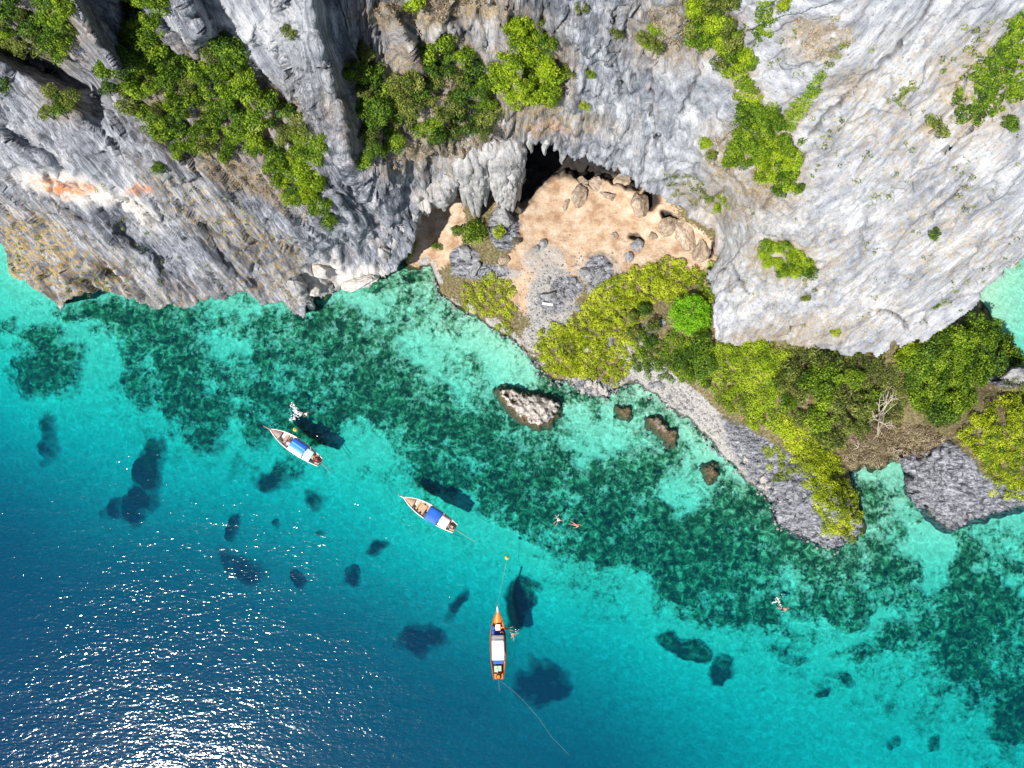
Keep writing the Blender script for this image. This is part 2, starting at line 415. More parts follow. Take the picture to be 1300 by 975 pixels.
def cliff_z(px, py):
    return cz(px, py) + fin_height(px, py)

us = np.arange(-420, 1620 + 1, STEP); vs = np.arange(-400, 470 + 1, STEP)
PX, PY = np.meshgrid(us, vs)
CZ = cliff_z(PX, PY)
CP = at(PX, PY, CZ)
def grid_normals(P, up=True):
    du = np.gradient(P, axis=1); dv = np.gradient(P, axis=0)
    n = np.cross(du, dv); n /= np.linalg.norm(n, axis=-1)[..., None] + 1e-9
    tocam = np.array([0, 0, CAM_H]) - P
    s = np.sign((n * tocam).sum(-1)); s[s == 0] = 1
    return n * s[..., None]
def facets(C):
    """fractured blocks: every cell of a jittered lattice is one tilted plane"""
    B = np.floor(C).astype(int); best = np.full(C.shape[:-1], 1e9); off = np.zeros(C.shape[:-1]); sec = np.full(C.shape[:-1], 1e9)
    for dx in (-1, 0, 1):
        for dy in (-1, 0, 1):
            for dz in (-1, 0, 1):
                ix, iy, iz = B[..., 0] + dx, B[..., 1] + dy, B[..., 2] + dz
                h = _perm[_perm[_perm[ix & 255] + (iy & 255)] + (iz & 255)]
                g = _g3[h]
                e_ = C - (np.stack([ix, iy, iz], -1) + 0.5 + 0.42 * g)
                dd = (e_ * e_).sum(-1)
                o_ = 0.5 * _g3[(h * 7 + 3) & 255][..., 0] + (e_ * _g3[(h * 13 + 5) & 255]).sum(-1)
                k = dd < best
                sec = np.where(k, best, np.minimum(sec, dd)); off = np.where(k, o_, off); best = np.where(k, dd, best)
    return off, np.sqrt(sec) - np.sqrt(best)
def flow_coords(P, px, py=0.0, full=False):
    """coordinates that run with the rock's own grain: the third one along the runnels"""
    t = sstep(330, 620, px)[..., None]
    D = np.array([0.36, -0.52, -0.77]) * (1 - t) + np.array([0.0, -0.36, -0.93]) * t
    t2 = sstep(800, 1100, px)[..., None]
    D = D * (1 - t2) + np.array([-0.30, -0.34, -0.89]) * t2
    fd = at(446., 225., 27.) - at(396., 10., 52.); fd /= np.linalg.norm(fd)
    t3 = (sstep(340, 385, px - .25 * py) * sstep(500, 450, px) * sstep(290, 190, py))[..., None]
    D = D * (1 - t3) + fd * t3
    D = D / np.linalg.norm(D, axis=-1)[..., None]
    w = (P * D).sum(-1)[..., None]
    if full: return P - w * D, w, D
    return P - w * D, w
def rt_(px): return 1 - .35 * sstep(750, 950, px)
def rough_rock(P, N, amp=1.0, px=None, py=0.0):
    Q, w, D = flow_coords(P, px, py, True)
    Pf = Q + 0.0; W = w[..., 0]
    gx_, gy_, gz_ = Pf[..., 0], Pf[..., 1], Pf[..., 2]
    x, y, z = P[..., 0], P[..., 1], P[..., 2]
    wx = x + 2.0 * fbm(x / 9, y / 9, z / 14, 2); wy = y + 2.0 * fbm(x / 9 + 7, y / 9, z / 14, 2)
    d = 2.3 * fbm(wx / 13, wy / 13, z / 22, 2)
    wf = 0.8 * fbm(x / 5, y / 5, z / 5 + 2, 2)
    wv = np.stack([fbm(x / 3, y / 3, z / 3, 2), fbm(x / 3 + 9, y / 3, z / 3, 2), fbm(x / 3, y / 3 + 9, z / 3, 2)], -1) * .5
    f1, e1 = facets((Q + D * w / 3.0 + wv) / 4.2); f2, e2 = facets((Q + D * w / 3.0 + wv) / 1.7)
    d = d + 1.25 * f1 + 0.62 * rt_(px) * f2
    d = d + 1.0 * (fbm((gx_ + wf) / 4.0, (gy_ + wf) / 4.0, gz_ / 4.0 + W / 22, 3, True) - 0.45)      # runnels down the face
    rt = 1 - .5 * sstep(750, 950, px)
    d = d + .6 * rt * (fbm((gx_ + wf) / 1.5 + 3, (gy_ + wf) / 1.5, gz_ / 1.5 + W / (9 - 4.5 * sstep(650, 950, px)), 3, True) - 0.45)
    d = d + rt * 0.42 * fbm(x / 0.9, y / 0.9, z / 1.4, 2)
    st = (z + 0.35 * x + 2.5 * fbm(x / 11, y / 11, z / 11, 2)) / 3.4           # bedding
    st = st - np.floor(st)
    d = d + 0.7 * (sstep(0.0, 0.75, st) - sstep(0.86, 1.0, st)) * sstep(-0.1, 0.35, fbm(x / 16, y / 16, z / 16 + 4, 2))
    cr = np.abs(perlin((gx_ + wf) / 3.6 + 11, (gy_ + wf) / 3.6, gz_ / 3.6 + W / 26)) + 0.35 * np.abs(perlin(wx / 3, wy / 3 + 5, z / 6))
    crack = 1 - sstep(0.0, 0.085, cr)
    crack = np.maximum(crack, .75 * (1 - sstep(.01, .045, e1)) * sstep(-.1, .2, fbm(x / 8, y / 8, z / 8, 2)))
    d = d - (.6 + .5 * sstep(600, 800, px)) * crack
    return P + N * (d * amp)[..., None], crack, d
CN = grid_normals(CP)
lightside = sstep(640, 900, PX + 0.0 * PY)
amp = 0.95 - 0.40 * sstep(700, 1000, PX)
spc = np.maximum(np.linalg.norm(np.gradient(CP, axis=1), axis=-1), np.linalg.norm(np.gradient(CP, axis=0), axis=-1))
fz = fin_height(PX, PY); fg = np.hypot(*np.gradient(fz)) / STEP
amp = amp / (1 + (fg / 0.16) ** 2)
amp = amp / (1 + (np.maximum(spc - 0.30, 0) / 0.45) ** 2)
CP2, CRACK, CD = rough_rock(CP, CN, amp, PX, PY)
_q, _w = flow_coords(CP2, PX, PY)
FLOW = _q + _w * (0.09 + 0.17 * sstep(650, 950, PX))[..., None] * np.array([0.3, 0.5, 0.8])
CN2 = grid_normals(CP2)
JOINTS = [[(1190, 0), (1150, 50), (1115, 85), (1080, 120), (1048, 152), (1030, 172)], [(985, 0), (968, 42), (945, 75)], [(890, 75), (880, 110), (866, 150)], [(1232, 228), (1205, 256), (1180, 282)], [(1118, 392), (1140, 402), (1152, 416)], [(932, 335), (938, 352), (946, 372)],
          [(1300, 60), (1268, 110), (1230, 165), (1200, 190)], [(1010, 210), (985, 240), (968, 268)], [(780, 10), (776, 60), (790, 110)], [(828, 90), (826, 140), (832, 190)], [(510, 20), (528, 50), (530, 80)], [(585, 30), (590, 60)], [(610, 20), (616, 60)], [(330, 20), (352, 60), (380, 110)], [(45, 200), (90, 240)], [(250, 300), (290, 345), (300, 375)], [(200, 250), (260, 290), (320, 330)], [(150, 300), (210, 345), (240, 385)], [(60, 270), (120, 310), (160, 350)], [(300, 260), (345, 300), (380, 340)]]
jd = np.full(PX.shape, 1e9); jx = PX + 9 * fbm(PX / 20, PY / 20, 21.0, 3); jy = PY + 9 * fbm(PX / 20, PY / 20, 31.0, 3)
for pl in JOINTS: jd = np.minimum(jd, segdist(jx, jy, pl))
jk = 1 - sstep(0.6, 3.4, jd + 2.4 * np.clip(fbm(PX / 16, PY / 16, 41.0, 2) + .1, 0, 1))
CP2 = CP2 - CN2 * (jk * (.25 + .3 * sstep(600, 800, PX)))[..., None]; CRACK = np.maximum(CRACK * (1 - .6 * sstep(700, 950, PX)), jk * .9)
ej = 4 + 3 * (PX < 500) + 7 * sstep(905, 960, PX)
ex = PX + ej * fbm(PX / 22, PY / 22, 3.3, 3); ey = PY + ej * fbm(PX / 22, PY / 22, 6.6, 3)
inC = inpoly(ex, ey, CLIFF_EDGE)
# paint: stone tone and stains that belong to the rock
tone = 0.28 + 0.64 * sstep(640, 930, PX + 0.35 * (PY - 150)) + 0.22 * fbm(PX / 120, PY / 120, 2.2, 3)
for e in [(110, 235, 90, 26, 14, .6), (330, 30, 70, 60, 0, .7), (560, 45, 90, 35, 0, .3), (600, 235, 45, 45, 0, .5), (410, 345, 30, 22, 0, .8), (450, 355, 35, 20, 0, .8)]:
    tone = tone + e[5] * ell(PX, PY, *e[:5], 0.6)
ochre = np.zeros_like(PX)
for e in [(40, 335, 72, 66, 35, .9), (120, 350, 60, 36, 20, .7), (290, 290, 130, 28, 35, .5), (365, 345, 20, 50, 0, .6), (220, 380, 60, 20, 0, .35), (690, 155, 60, 22, 15, .5), (330, 360, 60, 25, 10, .35), (520, 205, 30, 14, -25, .4),
          (940, 290, 30, 40, 0, .3), (960, 365, 40, 40, 0, .3), (1010, 330, 90, 50, 0, .36), (1200, 300, 90, 60, 0, .36), (1080, 400, 100, 40, 0, .30), (1150, 150, 130, 100, 0, .32), (560, 20, 80, 18, 0, .5)]:
    ochre = np.maximum(ochre, e[5] * ell(PX, PY, *e[:5], 0.6))
soil = np.zeros_like(PX)
for e in [(275, 135, 125, 65, 22, .75), (310, 225, 85, 18, 22, .8), (60, 35, 70, 50, 20, .5), (80, 130, 40, 25, 20, .45), (545, 130, 110, 90, 0, .85), (675, 85, 50, 70, 0, .8), (870, 40, 75, 50, 0, .75), (945, 110, 20, 60, -30, .8), (960, 215, 70, 50, 30, .85),
          (905, 255, 50, 25, 20, .7), (1030, 50, 40, 25, 0, .6), (1255, 100, 60, 70, 35, .75), (560, 15, 110, 22, 0, .8), (1080, 110, 35, 20, 0, .45), (995, 330, 45, 25, 15, .7), (1190, 165, 25, 12, 0, .5), (1005, 155, 12, 35, 40, .8), (740, 160, 60, 14, 10, .4), (1030, 415, 60, 20, 0, .45), (980, 430, 60, 20, 0, .7)]:
    soil = np.maximum(soil, e[5] * ell(PX, PY, *e[:5], 0.45))
calc = np.zeros_like(PX)
for e in [(100, 240, 75, 17, 14, .95), (165, 262, 45, 16, 35, .8), (410, 345, 26, 18, -30, .8), (455, 355, 36, 14, -10, .7), (610, 225, 40, 35, 0, .55), (545, 258, 22, 12, 20, .8), (890, 300, 22, 30, 0, .6)]:
    calc = np.maximum(calc, e[5] * ell(PX, PY, *e[:5], 0.35))
rust = np.zeros_like(PX)
for e in [(78, 237, 34, 10, 16, 1.), (108, 240, 14, 9, 10, .8), (180, 240, 16, 7, 5, .7), (890, 310, 20, 24, 0, .55), (695, 160, 30, 10, 10, .5)]:
    rust = np.maximum(rust, e[5] * ell(PX, PY, *e[:5], 0.4))
paint = np.stack([np.clip(tone, 0, 1), ochre, soil], -1)
paint2 = np.stack([calc, rust, np.clip(CRACK, 0, 1)], -1)

ny, nx = PX.shape
keep = inC[:-1, :-1] & inC[:-1, 1:] & inC[1:, 1:] & inC[1:, :-1]
F = grid_faces(nx, ny, keep)
V = CP2.reshape(-1, 3)
A1 = paint.reshape(-1, 3); A2 = paint2.reshape(-1, 3); A3 = FLOW.reshape(-1, 3)
# rim: carry the broken edge on downwards so that the cliff has a foot (or, over the cave, a thick roof)
e = np.concatenate([F[:, [0, 1]], F[:, [1, 2]], F[:, [2, 3]], F[:, [3, 0]]])
key = np.sort(e, 1); kk = key[:, 0].astype(np.int64) * (nx * ny) + key[:, 1]
_, idx, cnt = np.unique(kk, return_index=True, return_counts=True)
be = e[idx[cnt == 1]]
fx, fy = PX.ravel(), PY.ravel()
be = be[(fx[be[:, 0]] > us[1]) & (fx[be[:, 0]] < us[-2]) & (fy[be[:, 0]] > vs[1])]
bv = np.unique(be)
remap = -np.ones(len(V), int)
allV = [V]; allA1 = [A1]; allA2 = [A2]; allA3 = [A3]; allF = [F]
base = V[bv]; rays = base - np.array([0, 0, CAM_H]); rays /= np.linalg.norm(rays, axis=1)[:, None]
cave = (fx[bv] > 515) & (fx[bv] < 903) & (fy[bv] < 320)
length = np.where(cave, 8.0, (base[:, 2] + 3.0) / -rays[:, 2])
length = np.maximum(length, 1.5)
prev = bv.copy(); off = len(V); NR = 8
for r in range(1, NR + 1):
    q_ = base + rays * (length * r / NR)[:, None]
    ins = np.stack([0.35 * perlin(q_[:, 0] / 2, q_[:, 1] / 2, q_[:, 2] / 2), 0.4 * perlin(q_[:, 0] / 2 + 9, q_[:, 1] / 2, q_[:, 2] / 2) + 0.15 * r, 0 * length], -1)
    q_ = q_ + ins
    allV.append(q_); allA1.append(A1[bv]); allA2.append(A2[bv] * 0); allA3.append(q_ * np.array([1, 1, .12]))
    new = off + np.arange(len(bv)); off += len(bv)
    lookp = dict(zip(bv, prev)); lookn = dict(zip(bv, new))
    allF.append(np.array([[lookp[b], lookp[a], lookn[a], lookn[b]] for a, b in be]))
    prev = new
VV = np.concatenate(allV); FF = np.concatenate(allF)
used = np.zeros(len(VV), bool); used[FF.ravel()] = True
re_ = np.cumsum(used) - 1
cliff = mesh_obj("cliff", VV[used], re_[FF], M_ROCK, smooth=False,
                 attrs={"paint": np.concatenate(allA1)[used], "paint2": np.concatenate(allA2)[used], "flow": np.concatenate(allA3)[used]})
tag(cliff, "tall pale limestone cliff with fluted faces, ledges and an arched cave mouth", "cliff", kind="structure")

def sample_grid(P, N, us, vs, px, py):
    i = np.clip(((np.asarray(px) - us[0]) / (us[1] - us[0])), 0, len(us) - 1.001); j = np.clip(((np.asarray(py) - vs[0]) / (vs[1] - vs[0])), 0, len(vs) - 1.001)
    i0, j0 = i.astype(int), j.astype(int); fi, fj = (i - i0)[..., None], (j - j0)[..., None]
    f = lambda A: (A[j0, i0] * (1 - fi) + A[j0, i0 + 1] * fi) * (1 - fj) + (A[j0 + 1, i0] * (1 - fi) + A[j0 + 1, i0 + 1] * fi) * fj
    return f(P), f(N)

# ------------------------------------------------------------------ the low ground: cave floor, beach, wooded headland
COAST = [(520, 342), (545, 336), (552, 352), (560, 372), (585, 390), (620, 410), (648, 428), (668, 445), (685, 462), (698, 480), (722, 486), (745, 497), (770, 500),
         (790, 488), (806, 482), (830, 500), (856, 520), (880, 535), (896, 552), (915, 572), (935, 590), (955, 612), (975, 628), (990, 634), (984, 648), (990, 662), (1012, 676), (1040, 688), (1062, 692),
         (1080, 684), (1094, 665), (1092, 640), (1082, 618), (1080, 598), (1098, 592), (1118, 594), (1128, 580), (1146, 582), (1152, 600), (1153, 622), (1172, 640), (1190, 660), (1205, 666), (1240, 655), (1275, 645), (1310, 632), (1420, 610), (1560, 600),
         (1560, 480), (1330, 480), (1285, 455), (1262, 412), (1248, 390), (1232, 366), (1200, 330), (1000, 60), (560, 60), (500, 200), (505, 320)]
gz = rbf([(535, 335, .6), (560, 300, 2.5), (570, 265, 3.5), (600, 300, 5), (620, 330, 3.5), (590, 350, 2), (600, 395, 1), (640, 380, 2), (660, 425, .8), (690, 400, 1.8), (690, 340, 3.2), (680, 300, 3.8), (640, 285, 5),
    (740, 260, 4.6), (700, 220, 5.2), (790, 250, 5.6), (830, 270, 6), (760, 310, 4), (870, 305, 5), (895, 330, 6), (800, 330, 4.5), (740, 380, 2.8), (720, 450, 1.5), (745, 490, .6), (790, 470, 1.6), (780, 420, 3.5), (850, 360, 5), (880, 400, 6.5), (860, 450, 5.5), (830, 490, 1.2),
    (880, 520, 1.2), (930, 575, 1.0), (975, 622, .9), (920, 490, 5), (950, 450, 8), (950, 540, 3.5), (1000, 470, 9), (1000, 560, 5), (970, 590, 2.2), (1060, 460, 9), (1050, 520, 9), (1030, 590, 5.5), (1055, 640, 6.5), (1020, 650, 3), (1070, 678, 4), (1040, 684, 1.0), (1085, 640, 2.5),
    (1110, 480, 8), (1110, 540, 4), (1110, 585, 1.2), (1075, 590, 2.5), (1150, 560, 3), (1170, 480, 8), (1220, 430, 9), (1250, 400, 6), (1280, 430, 3), (1200, 520, 8), (1180, 575, 6), (1165, 600, 3.5), (1165, 630, 1.5), (1205, 655, 1.5), (1220, 600, 8.5), (1260, 560, 12), (1240, 640, 4), (1290, 630, 4), (1300, 520, 12), (1400, 560, 13), (1500, 590, 8), (1320, 480, 8),
    (660, 200, 6), (720, 190, 7), (800, 200, 9), (880, 240, 12), (900, 300, 8), (650, 150, 12), (750, 140, 16), (850, 150, 18), (1000, 300, 14), (1100, 400, 11), (600, 200, 8), (560, 200, 10), (700, 60, 30), (900, 60, 32), (1050, 250, 16)])
gus = np.arange(490, 1560, 2.0); gvs = np.arange(60, 720, 2.0)
GX, GY = np.meshgrid(gus, gvs)
wx = GX + 9 * fbm(GX / 17, GY / 17, 1.1, 4); wy = GY + 9 * fbm(GX / 17, GY / 17, 4.1, 4)
gsd = sdpoly(wx, wy, COAST)
gh = gz(GX, GY)
rockish = np.zeros_like(GX)
for e_ in [(1205, 625, 58, 48, -15, 1.), (1025, 645, 45, 40, 25, 1.), (1010, 600, 55, 18, 38, .8), (960, 570, 70, 14, 42, .55), (1180, 590, 30, 22, -30, 1.), (1280, 480, 30, 14, 0, .9), (720, 365, 22, 16, 0, .75), (760, 345, 20, 22, 0, .8), 
           (590, 330, 20, 20, 0, .85), (610, 345, 40, 10, 0, .8), (640, 290, 20, 30, 0, .85), (1085, 640, 14, 45, 0, .9), (820, 420, 30, 8, -25, .8), (750, 490, 25, 12, 0, .6), (1040, 690, 60, 14, 15, .9), (700, 385, 22, 14, 20, .6), (800, 300, 20, 10, 0, .4)]:
    rockish = np.maximum(rockish, e_[5] * ell(GX, GY, *e_[:5], 0.35))
RIBBED = [[(1148, 578), (1180, 572), (1206, 560), (1222, 572), (1240, 592), (1256, 610), (1290, 622), (1420, 596), (1420, 660), (1250, 672), (1190, 680), (1130, 630)], [(985, 600), (1012, 592), (1030, 612), (1032, 640), (1038, 668), (1062, 680), (1090, 676), (1075, 705), (1000, 690), (970, 650)], [(915, 530), (960, 548), (1000, 575), (1010, 600), (990, 640), (960, 615), (935, 580)]]
ribbed = np.zeros_like(GX)
for pl, st_ in zip(RIBBED, (1., 1., .75)):
    ribbed = np.maximum(ribbed, st_ * sstep(-9, 6, sdpoly(wx, wy, pl)))
cavedark = sstep(-5, 7, sdpoly(wx, wy, [(640, 120), (790, 120), (835, 240), (800, 228), (770, 224), (740, 222), (712, 222), (690, 236), (672, 256), (655, 268)]))  # recess under the roof, painted dark to stand for its shade
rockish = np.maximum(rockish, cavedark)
rockish = np.maximum(np.where(np.hypot(GX - 1205, GY - 625) < 120, 0, rockish), ribbed)
rubble = np.zeros_like(GX)
for e_ in [(860, 505, 90, 22, 38, 1.), (940, 575, 70, 22, 45, 1.), (700, 380, 32, 45, 10, .9), (750, 492, 30, 12, 10, .9), (680, 430, 20, 18, 45, .7), (620, 345, 50, 12, 5, .6), (760, 345, 40, 30, 0, .5), (1110, 570, 50, 25, 0, .35), (800, 440, 30, 12, -20, .5), (690, 330, 35, 25, 0, .55)]:
    rubble = np.maximum(rubble, e_[5] * ell(GX, GY, *e_[:5], 0.4))
rubble = np.maximum(rubble, sstep(16, 4, gsd) * sstep(1060, 1000, GX) * np.clip(.5 + 1.3 * fbm(GX / 22, GY / 22, 9.9, 3), 0, 1))
sandy = np.zeros_like(GX)
for e_ in [(550, 290, 40, 55, 10, 1.), (745, 270, 120, 75, 12, 1.), (860, 310, 50, 30, 20, 1.), (690, 350, 50, 55, 0, 1.), (725, 232, 70, 30, 0, 1.), (900, 345, 16, 20, 0, .9), (1282, 380, 30, 40, 0, .4)]:
    sandy = np.maximum(sandy, e_[5] * ell(GX, GY, *e_[:5], 0.35))
pits = np.zeros_like(GX)
for e_ in [(742, 223, 20, 10, 22, 1.), (772, 226, 12, 5, 10, .9), (798, 231, 17, 9, 20, 1.), (826, 253, 11, 14, 30, 1.), (853, 279, 15, 8, 35, 1.), (808, 302, 9, 4, 10, .8), (905, 318, 4, 9, 20, 1.)]:
    pits = np.maximum(pits, e_[5] * ell(wx, wy, *e_[:5], 0.3))
gh = gh * (1 - .8 * cavedark) + .9 * cavedark - 2.6 * pits
gh = np.maximum(gh, .4)
gh2 = np.where(gsd > 0, np.minimum(gh, 0.25 + gsd * (0.20 + 0.35 * rockish)) , -0.0)
gh2 = gh2 * sstep(0, 3, gsd) - (1 - sstep(-3, 2, gsd)) * 0.6 + np.where(gsd < 0, gsd * 0.12, 0)
gh2 = np.maximum(gh2, -9)
GP = at(GX, GY, gh2); GN = grid_normals(GP)
x, y, z = GP[..., 0], GP[..., 1], GP[..., 2]
d = rockish * (0.9 * fbm(x / 2.2, y / 2.2, z / 6, 4, True) - 0.3 + 0.45 * (fbm((x + 0.3 * y) / 0.7, (y - .3 * x) / 2.5, z / 2, 3, True) - .3)) \
    + rubble * 0.35 * fbm(x / 1.0, y / 1.0, 0, 3, True) + (1 - sandy) * 0.35 * fbm(x / 3, y / 3, 0, 3) + sandy * (0.3 * fbm(x / 5, y / 5, 2, 2) + .22 * fbm(x / 1.4, y / 1.4, 5, 3))
rb = fbm((x * .94 + y * .34) / 4.5, (y * .94 - x * .34) / 1.0, z / 1.6, 4, True) - .35
fg1, _e = facets(np.stack([(x * .94 + y * .34) / 3.2, (y * .94 - x * .34) / 1.3, z / 2.0], -1)); fg2, _e = facets(np.stack([(x * .94 + y * .34) / 1.1, (y * .94 - x * .34) / .6, z / .9], -1))
d = d + ribbed * (.8 * rb + .7 * fg1 + .3 * fg2) + np.clip(rockish - ribbed, 0, 1) * (.6 * fg1 + .25 * fg2)
GP2 = GP + GN * (d * sstep(-4, 4, gsd))[..., None]
GN2 = grid_normals(GP2)
keepg = gsd > -40
keepg = keepg[:-1, :-1] & keepg[:-1, 1:] & keepg[1:, 1:] & keepg[1:, :-1]
Fg = grid_faces(GX.shape[1], GX.shape[0], keepg)
Vg = GP2.reshape(-1, 3); used = np.zeros(len(Vg), bool); used[Fg.ravel()] = True; re_ = np.cumsum(used) - 1
cave_shade = np.maximum(cavedark, pits)  # painted shade: recess and hollows below the cave lip
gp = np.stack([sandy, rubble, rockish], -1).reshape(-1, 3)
ground = mesh_obj("beach", Vg[used], re_[Fg], M_GROUND, attrs={"paint": gp[used], "cave_shade": cave_shade.ravel()[used]})
tag(ground, "sandy cave floor, rubble shore and rocky headland at the cliff foot", "beach", kind="structure")

# ------------------------------------------------------------------ seabed and sea
bx = np.arange(-105, 105.01, 0.28); by = np.arange(-62, 80.01, 0.28)
BX, BY = np.meshgrid(bx, by)
dz_ = rbf([(0, 340, 1.5), (100, 400, 2.2), (250, 400, 2.0), (400, 400, 1.5), (520, 350, .8), (600, 410, .7), (690, 480, .8), (800, 500, .7), (900, 570, .8), (980, 650, 1.2), (1060, 700, 1.2), (1110, 610, .8), (1200, 675, 1.5), (1300, 650, 1.5), (1285, 390, .9), (1400, 400, 2.0), (1400, 660, 1.5),
    (150, 480, 3.6), (350, 480, 2.8), (500, 450, 1.6), (600, 500, 1.7), (750, 560, 1.5), (850, 600, 1.6), (600, 600, 3.0), (780, 660, 2.8), (950, 700, 2.5), (1150, 740, 2.4), (1300, 750, 2.6), (1250, 850, 3.6),
    (50, 520, 5.0), (250, 580, 5.0), (400, 600, 4.6), (550, 690, 5.0), (700, 760, 5.0), (850, 820, 5.0), (1000, 860, 4.8), (1150, 920, 4.8), (1280, 960, 4.6), (1400, 975, 5),
    (0, 600, 12), (150, 650, 11), (300, 690, 12), (450, 750, 12), (600, 812, 11.5), (720, 880, 12.5), (850, 925, 10), (300, 740, 16), (450, 810, 17), (600, 885, 17), (760, 960, 16), (1000, 945, 6.6), (1150, 1000, 6),
    (0, 700, 19), (200, 760, 19), (400, 840, 19), (600, 930, 17), (850, 990, 13), (0, 850, 23), (200, 900, 23), (400, 975, 22), (-200, 500, 9), (-200, 700, 22), (0, 1100, 34), (400, 1150, 34), (800, 1150, 18), (1200, 1150, 8), (1500, 1100, 7), (-200, 300, 5)], 30)
bpx, bpy_ = proj(np.stack([BX, BY, 0 * BX - 3.0], -1))
depth = np.maximum(dz_(bpx, bpy_), 0.4)
bpx, bpy_ = proj(np.stack([BX, BY, -depth], -1))
depth = np.maximum(dz_(bpx, bpy_) * 1.1 + .3, 0.7) - .35 * ell(bpx, bpy_, 1285, 375, 50, 45, 0, .5)
bpx = bpx + 30 * fbm(BX / 8, BY / 8, 3.1, 5); bpy_ = bpy_ + 30 * fbm(BX / 8, BY / 8, 13.1, 5)
reef = np.zeros_like(BX)
band = [(150, 420), (260, 480), (400, 470), (520, 470), (620, 560), (760, 630), (900, 690), (1040, 740), (1180, 780), (1320, 860)]
bd = segdist(bpx, bpy_, band)
bd = bd + 26 * fbm(BX / 5, BY / 5, 51.0, 4) + 140 * sstep(185, 95, bpx)
reef = np.maximum(0.80 * (1 - sstep(45, 130, bd)), 0.30 * (1 - sstep(120, 185, bd)))
reef = np.maximum(reef, 0.52 * (1 - sstep(110, 220, bd)) * sstep(5.0, 2.5, depth))
REEFS_AND_SHADOW = [(40, 430, 42, 28, 0, 1.), (55, 470, 36, 36, 0, 1.), (85, 440, 25, 14, 20, .8), (240, 500, 48, 40, 30, .95), (215, 455, 24, 22, 0, .85), (262, 520, 26, 26, 0, 1.), (195, 600, 20, 34, 15, 1.15), (165, 635, 32, 22, -30, .95), (58, 560, 18, 24, 15, .85), (345, 603, 28, 17, -15, .9), (395, 628, 17, 12, 20, .9),
         (293, 667, 12, 11, 0, .85), (308, 718, 32, 18, 20, .8), (383, 732, 10, 8, 0, .7), (437, 727, 11, 13, 0, .8), (402, 675, 10, 7, 0, .8), (350, 670, 9, 5, 0, .7), (480, 690, 15, 8, -20, .7), (578, 770, 10, 25, 25, .85), (535, 818, 26, 20, 0, 1.05), (686, 862, 28, 28, 0, 1.05), (870, 822, 34, 12, 28, 1.1), (918, 853, 19, 17, 0, 1.1), (850, 808, 12, 12, 0, .9),
         (395, 555, 40, 12, 22, .95), (410, 520, 30, 20, 0, .7), (560, 600, 50, 26, 35, .85), (640, 640, 60, 30, 35, .8), (740, 690, 60, 25, 20, .8), (690, 590, 70, 40, 30, .8), (860, 720, 90, 40, 12, .88), (980, 690, 90, 40, 12, .88), (1240, 840, 70, 60, 20, .85), (1200, 760, 70, 40, 0, .8), (1290, 900, 40, 50, 0, .8), (1260, 720, 50, 30, 0, .6), (1120, 690, 30, 50, 0, .72),  # first ellipse also softens the striped canopy boat's shadow on the bed
         (470, 520, 60, 40, 20, .7), (350, 450, 80, 40, 10, .75), (480, 400, 60, 20, -15, .6), (130, 390, 90, 14, 5, .75), (260, 405, 90, 16, 0, .75), (360, 408, 60, 14, 5, .75), (540, 350, 30, 14, 0, .8), (640, 470, 30, 8, 30, .6), (560, 450, 60, 40, 20, .52), (720, 505, 40, 8, 15, .7), (770, 490, 22, 8, 0, .6), (792, 523, 13, 13, 0, 1.1), (815, 505, 12, 8, 0, .8), (850, 545, 24, 16, 40, .8), (905, 600, 14, 14, 0, .9),
         (657, 772, 16, 36, 8, .8), (680, 750, 10, 8, 0, .7), (675, 770, 10, 8, 0, .6), (1070, 870, 30, 8, 20, .5), (1045, 885, 12, 6, 0, .6), (1010, 830, 40, 10, 20, .55), (1130, 940, 12, 8, 0, .5), (1195, 958, 10, 12, 0, .7), (960, 880, 10, 6, 0, .4), (900, 780, 60, 14, 15, .65), (1140, 830, 60, 25, 10, .6), (1130, 900, 20, 8, 0, .5), (1100, 640, 26, 40, 0, .62), (940, 620, 20, 10, 40, .6), (600, 520, 40, 30, 0, .45)]  # first ellipse paints a soft margin for the orange boat's shadow
for e_ in REEFS_AND_SHADOW: reef = np.maximum(reef, e_[5] * 0.95 * ell(bpx, bpy_, *e_[:5], 0.6 + 0.35 * (e_[1] - 0.6 * e_[0] > 380)))
for e_ in [(590, 470, 70, 45, 30, .30), (520, 420, 40, 25, 20, .25), (760, 560, 60, 25, 25, .32), (860, 625, 30, 30, 30, .45), (900, 590, 20, 25, 0, .3), (450, 560, 30, 40, 30, .3), (1190, 720, 20, 40, 10, .5), (1110, 800, 60, 14, -30, .4), (1050, 800, 60, 16, 20, .35), (830, 640, 25, 12, 0, .3), (290, 450, 40, 18, 30, .3), (150, 450, 40, 30, 0, .3), (1180, 690, 30, 20, 0, .4), (640, 690, 60, 18, 30, .3), (740, 580, 30, 18, 0, .25)]:
    reef = reef - e_[5] * ell(bpx, bpy_, *e_[:5], 0.5)
reef = np.clip(reef, 0, 1)
rn = fbm(BX / 2.6, BY / 2.6, 1.5, 4) * 0.75 + fbm(BX / 9, BY / 9, 2.5, 2) * 0.5
reefv = np.clip(reef + rn * (0.30 + 0.5 * sstep(0.1, 0.5, reef)) * sstep(0.02, .3, reef), 0, 1)
lump = sstep(0.3, 0.7, reefv) * np.minimum(0.12 * depth + 0.2, 1.4) * (0.6 + 0.6 * fbm(BX / 1.3, BY / 1.3, 7, 3, True))
bedz = -depth + lump + 0.12 * fbm(BX / 6, BY / 6, 0, 3) * np.minimum(depth, 2)
bedz = np.minimum(bedz, -0.25)
BP = np.stack([BX, BY, bedz], -1)
for sl_, v in (((slice(None), 0), (-1500, None)), ((slice(None), -1), (1500, None)), ((0, slice(None)), (None, -1500)), ((-1, slice(None)), (None, 1500))):
    if v[0]: BP[sl_ + (0,)] = v[0]
    if v[1]: BP[sl_ + (1,)] = v[1]
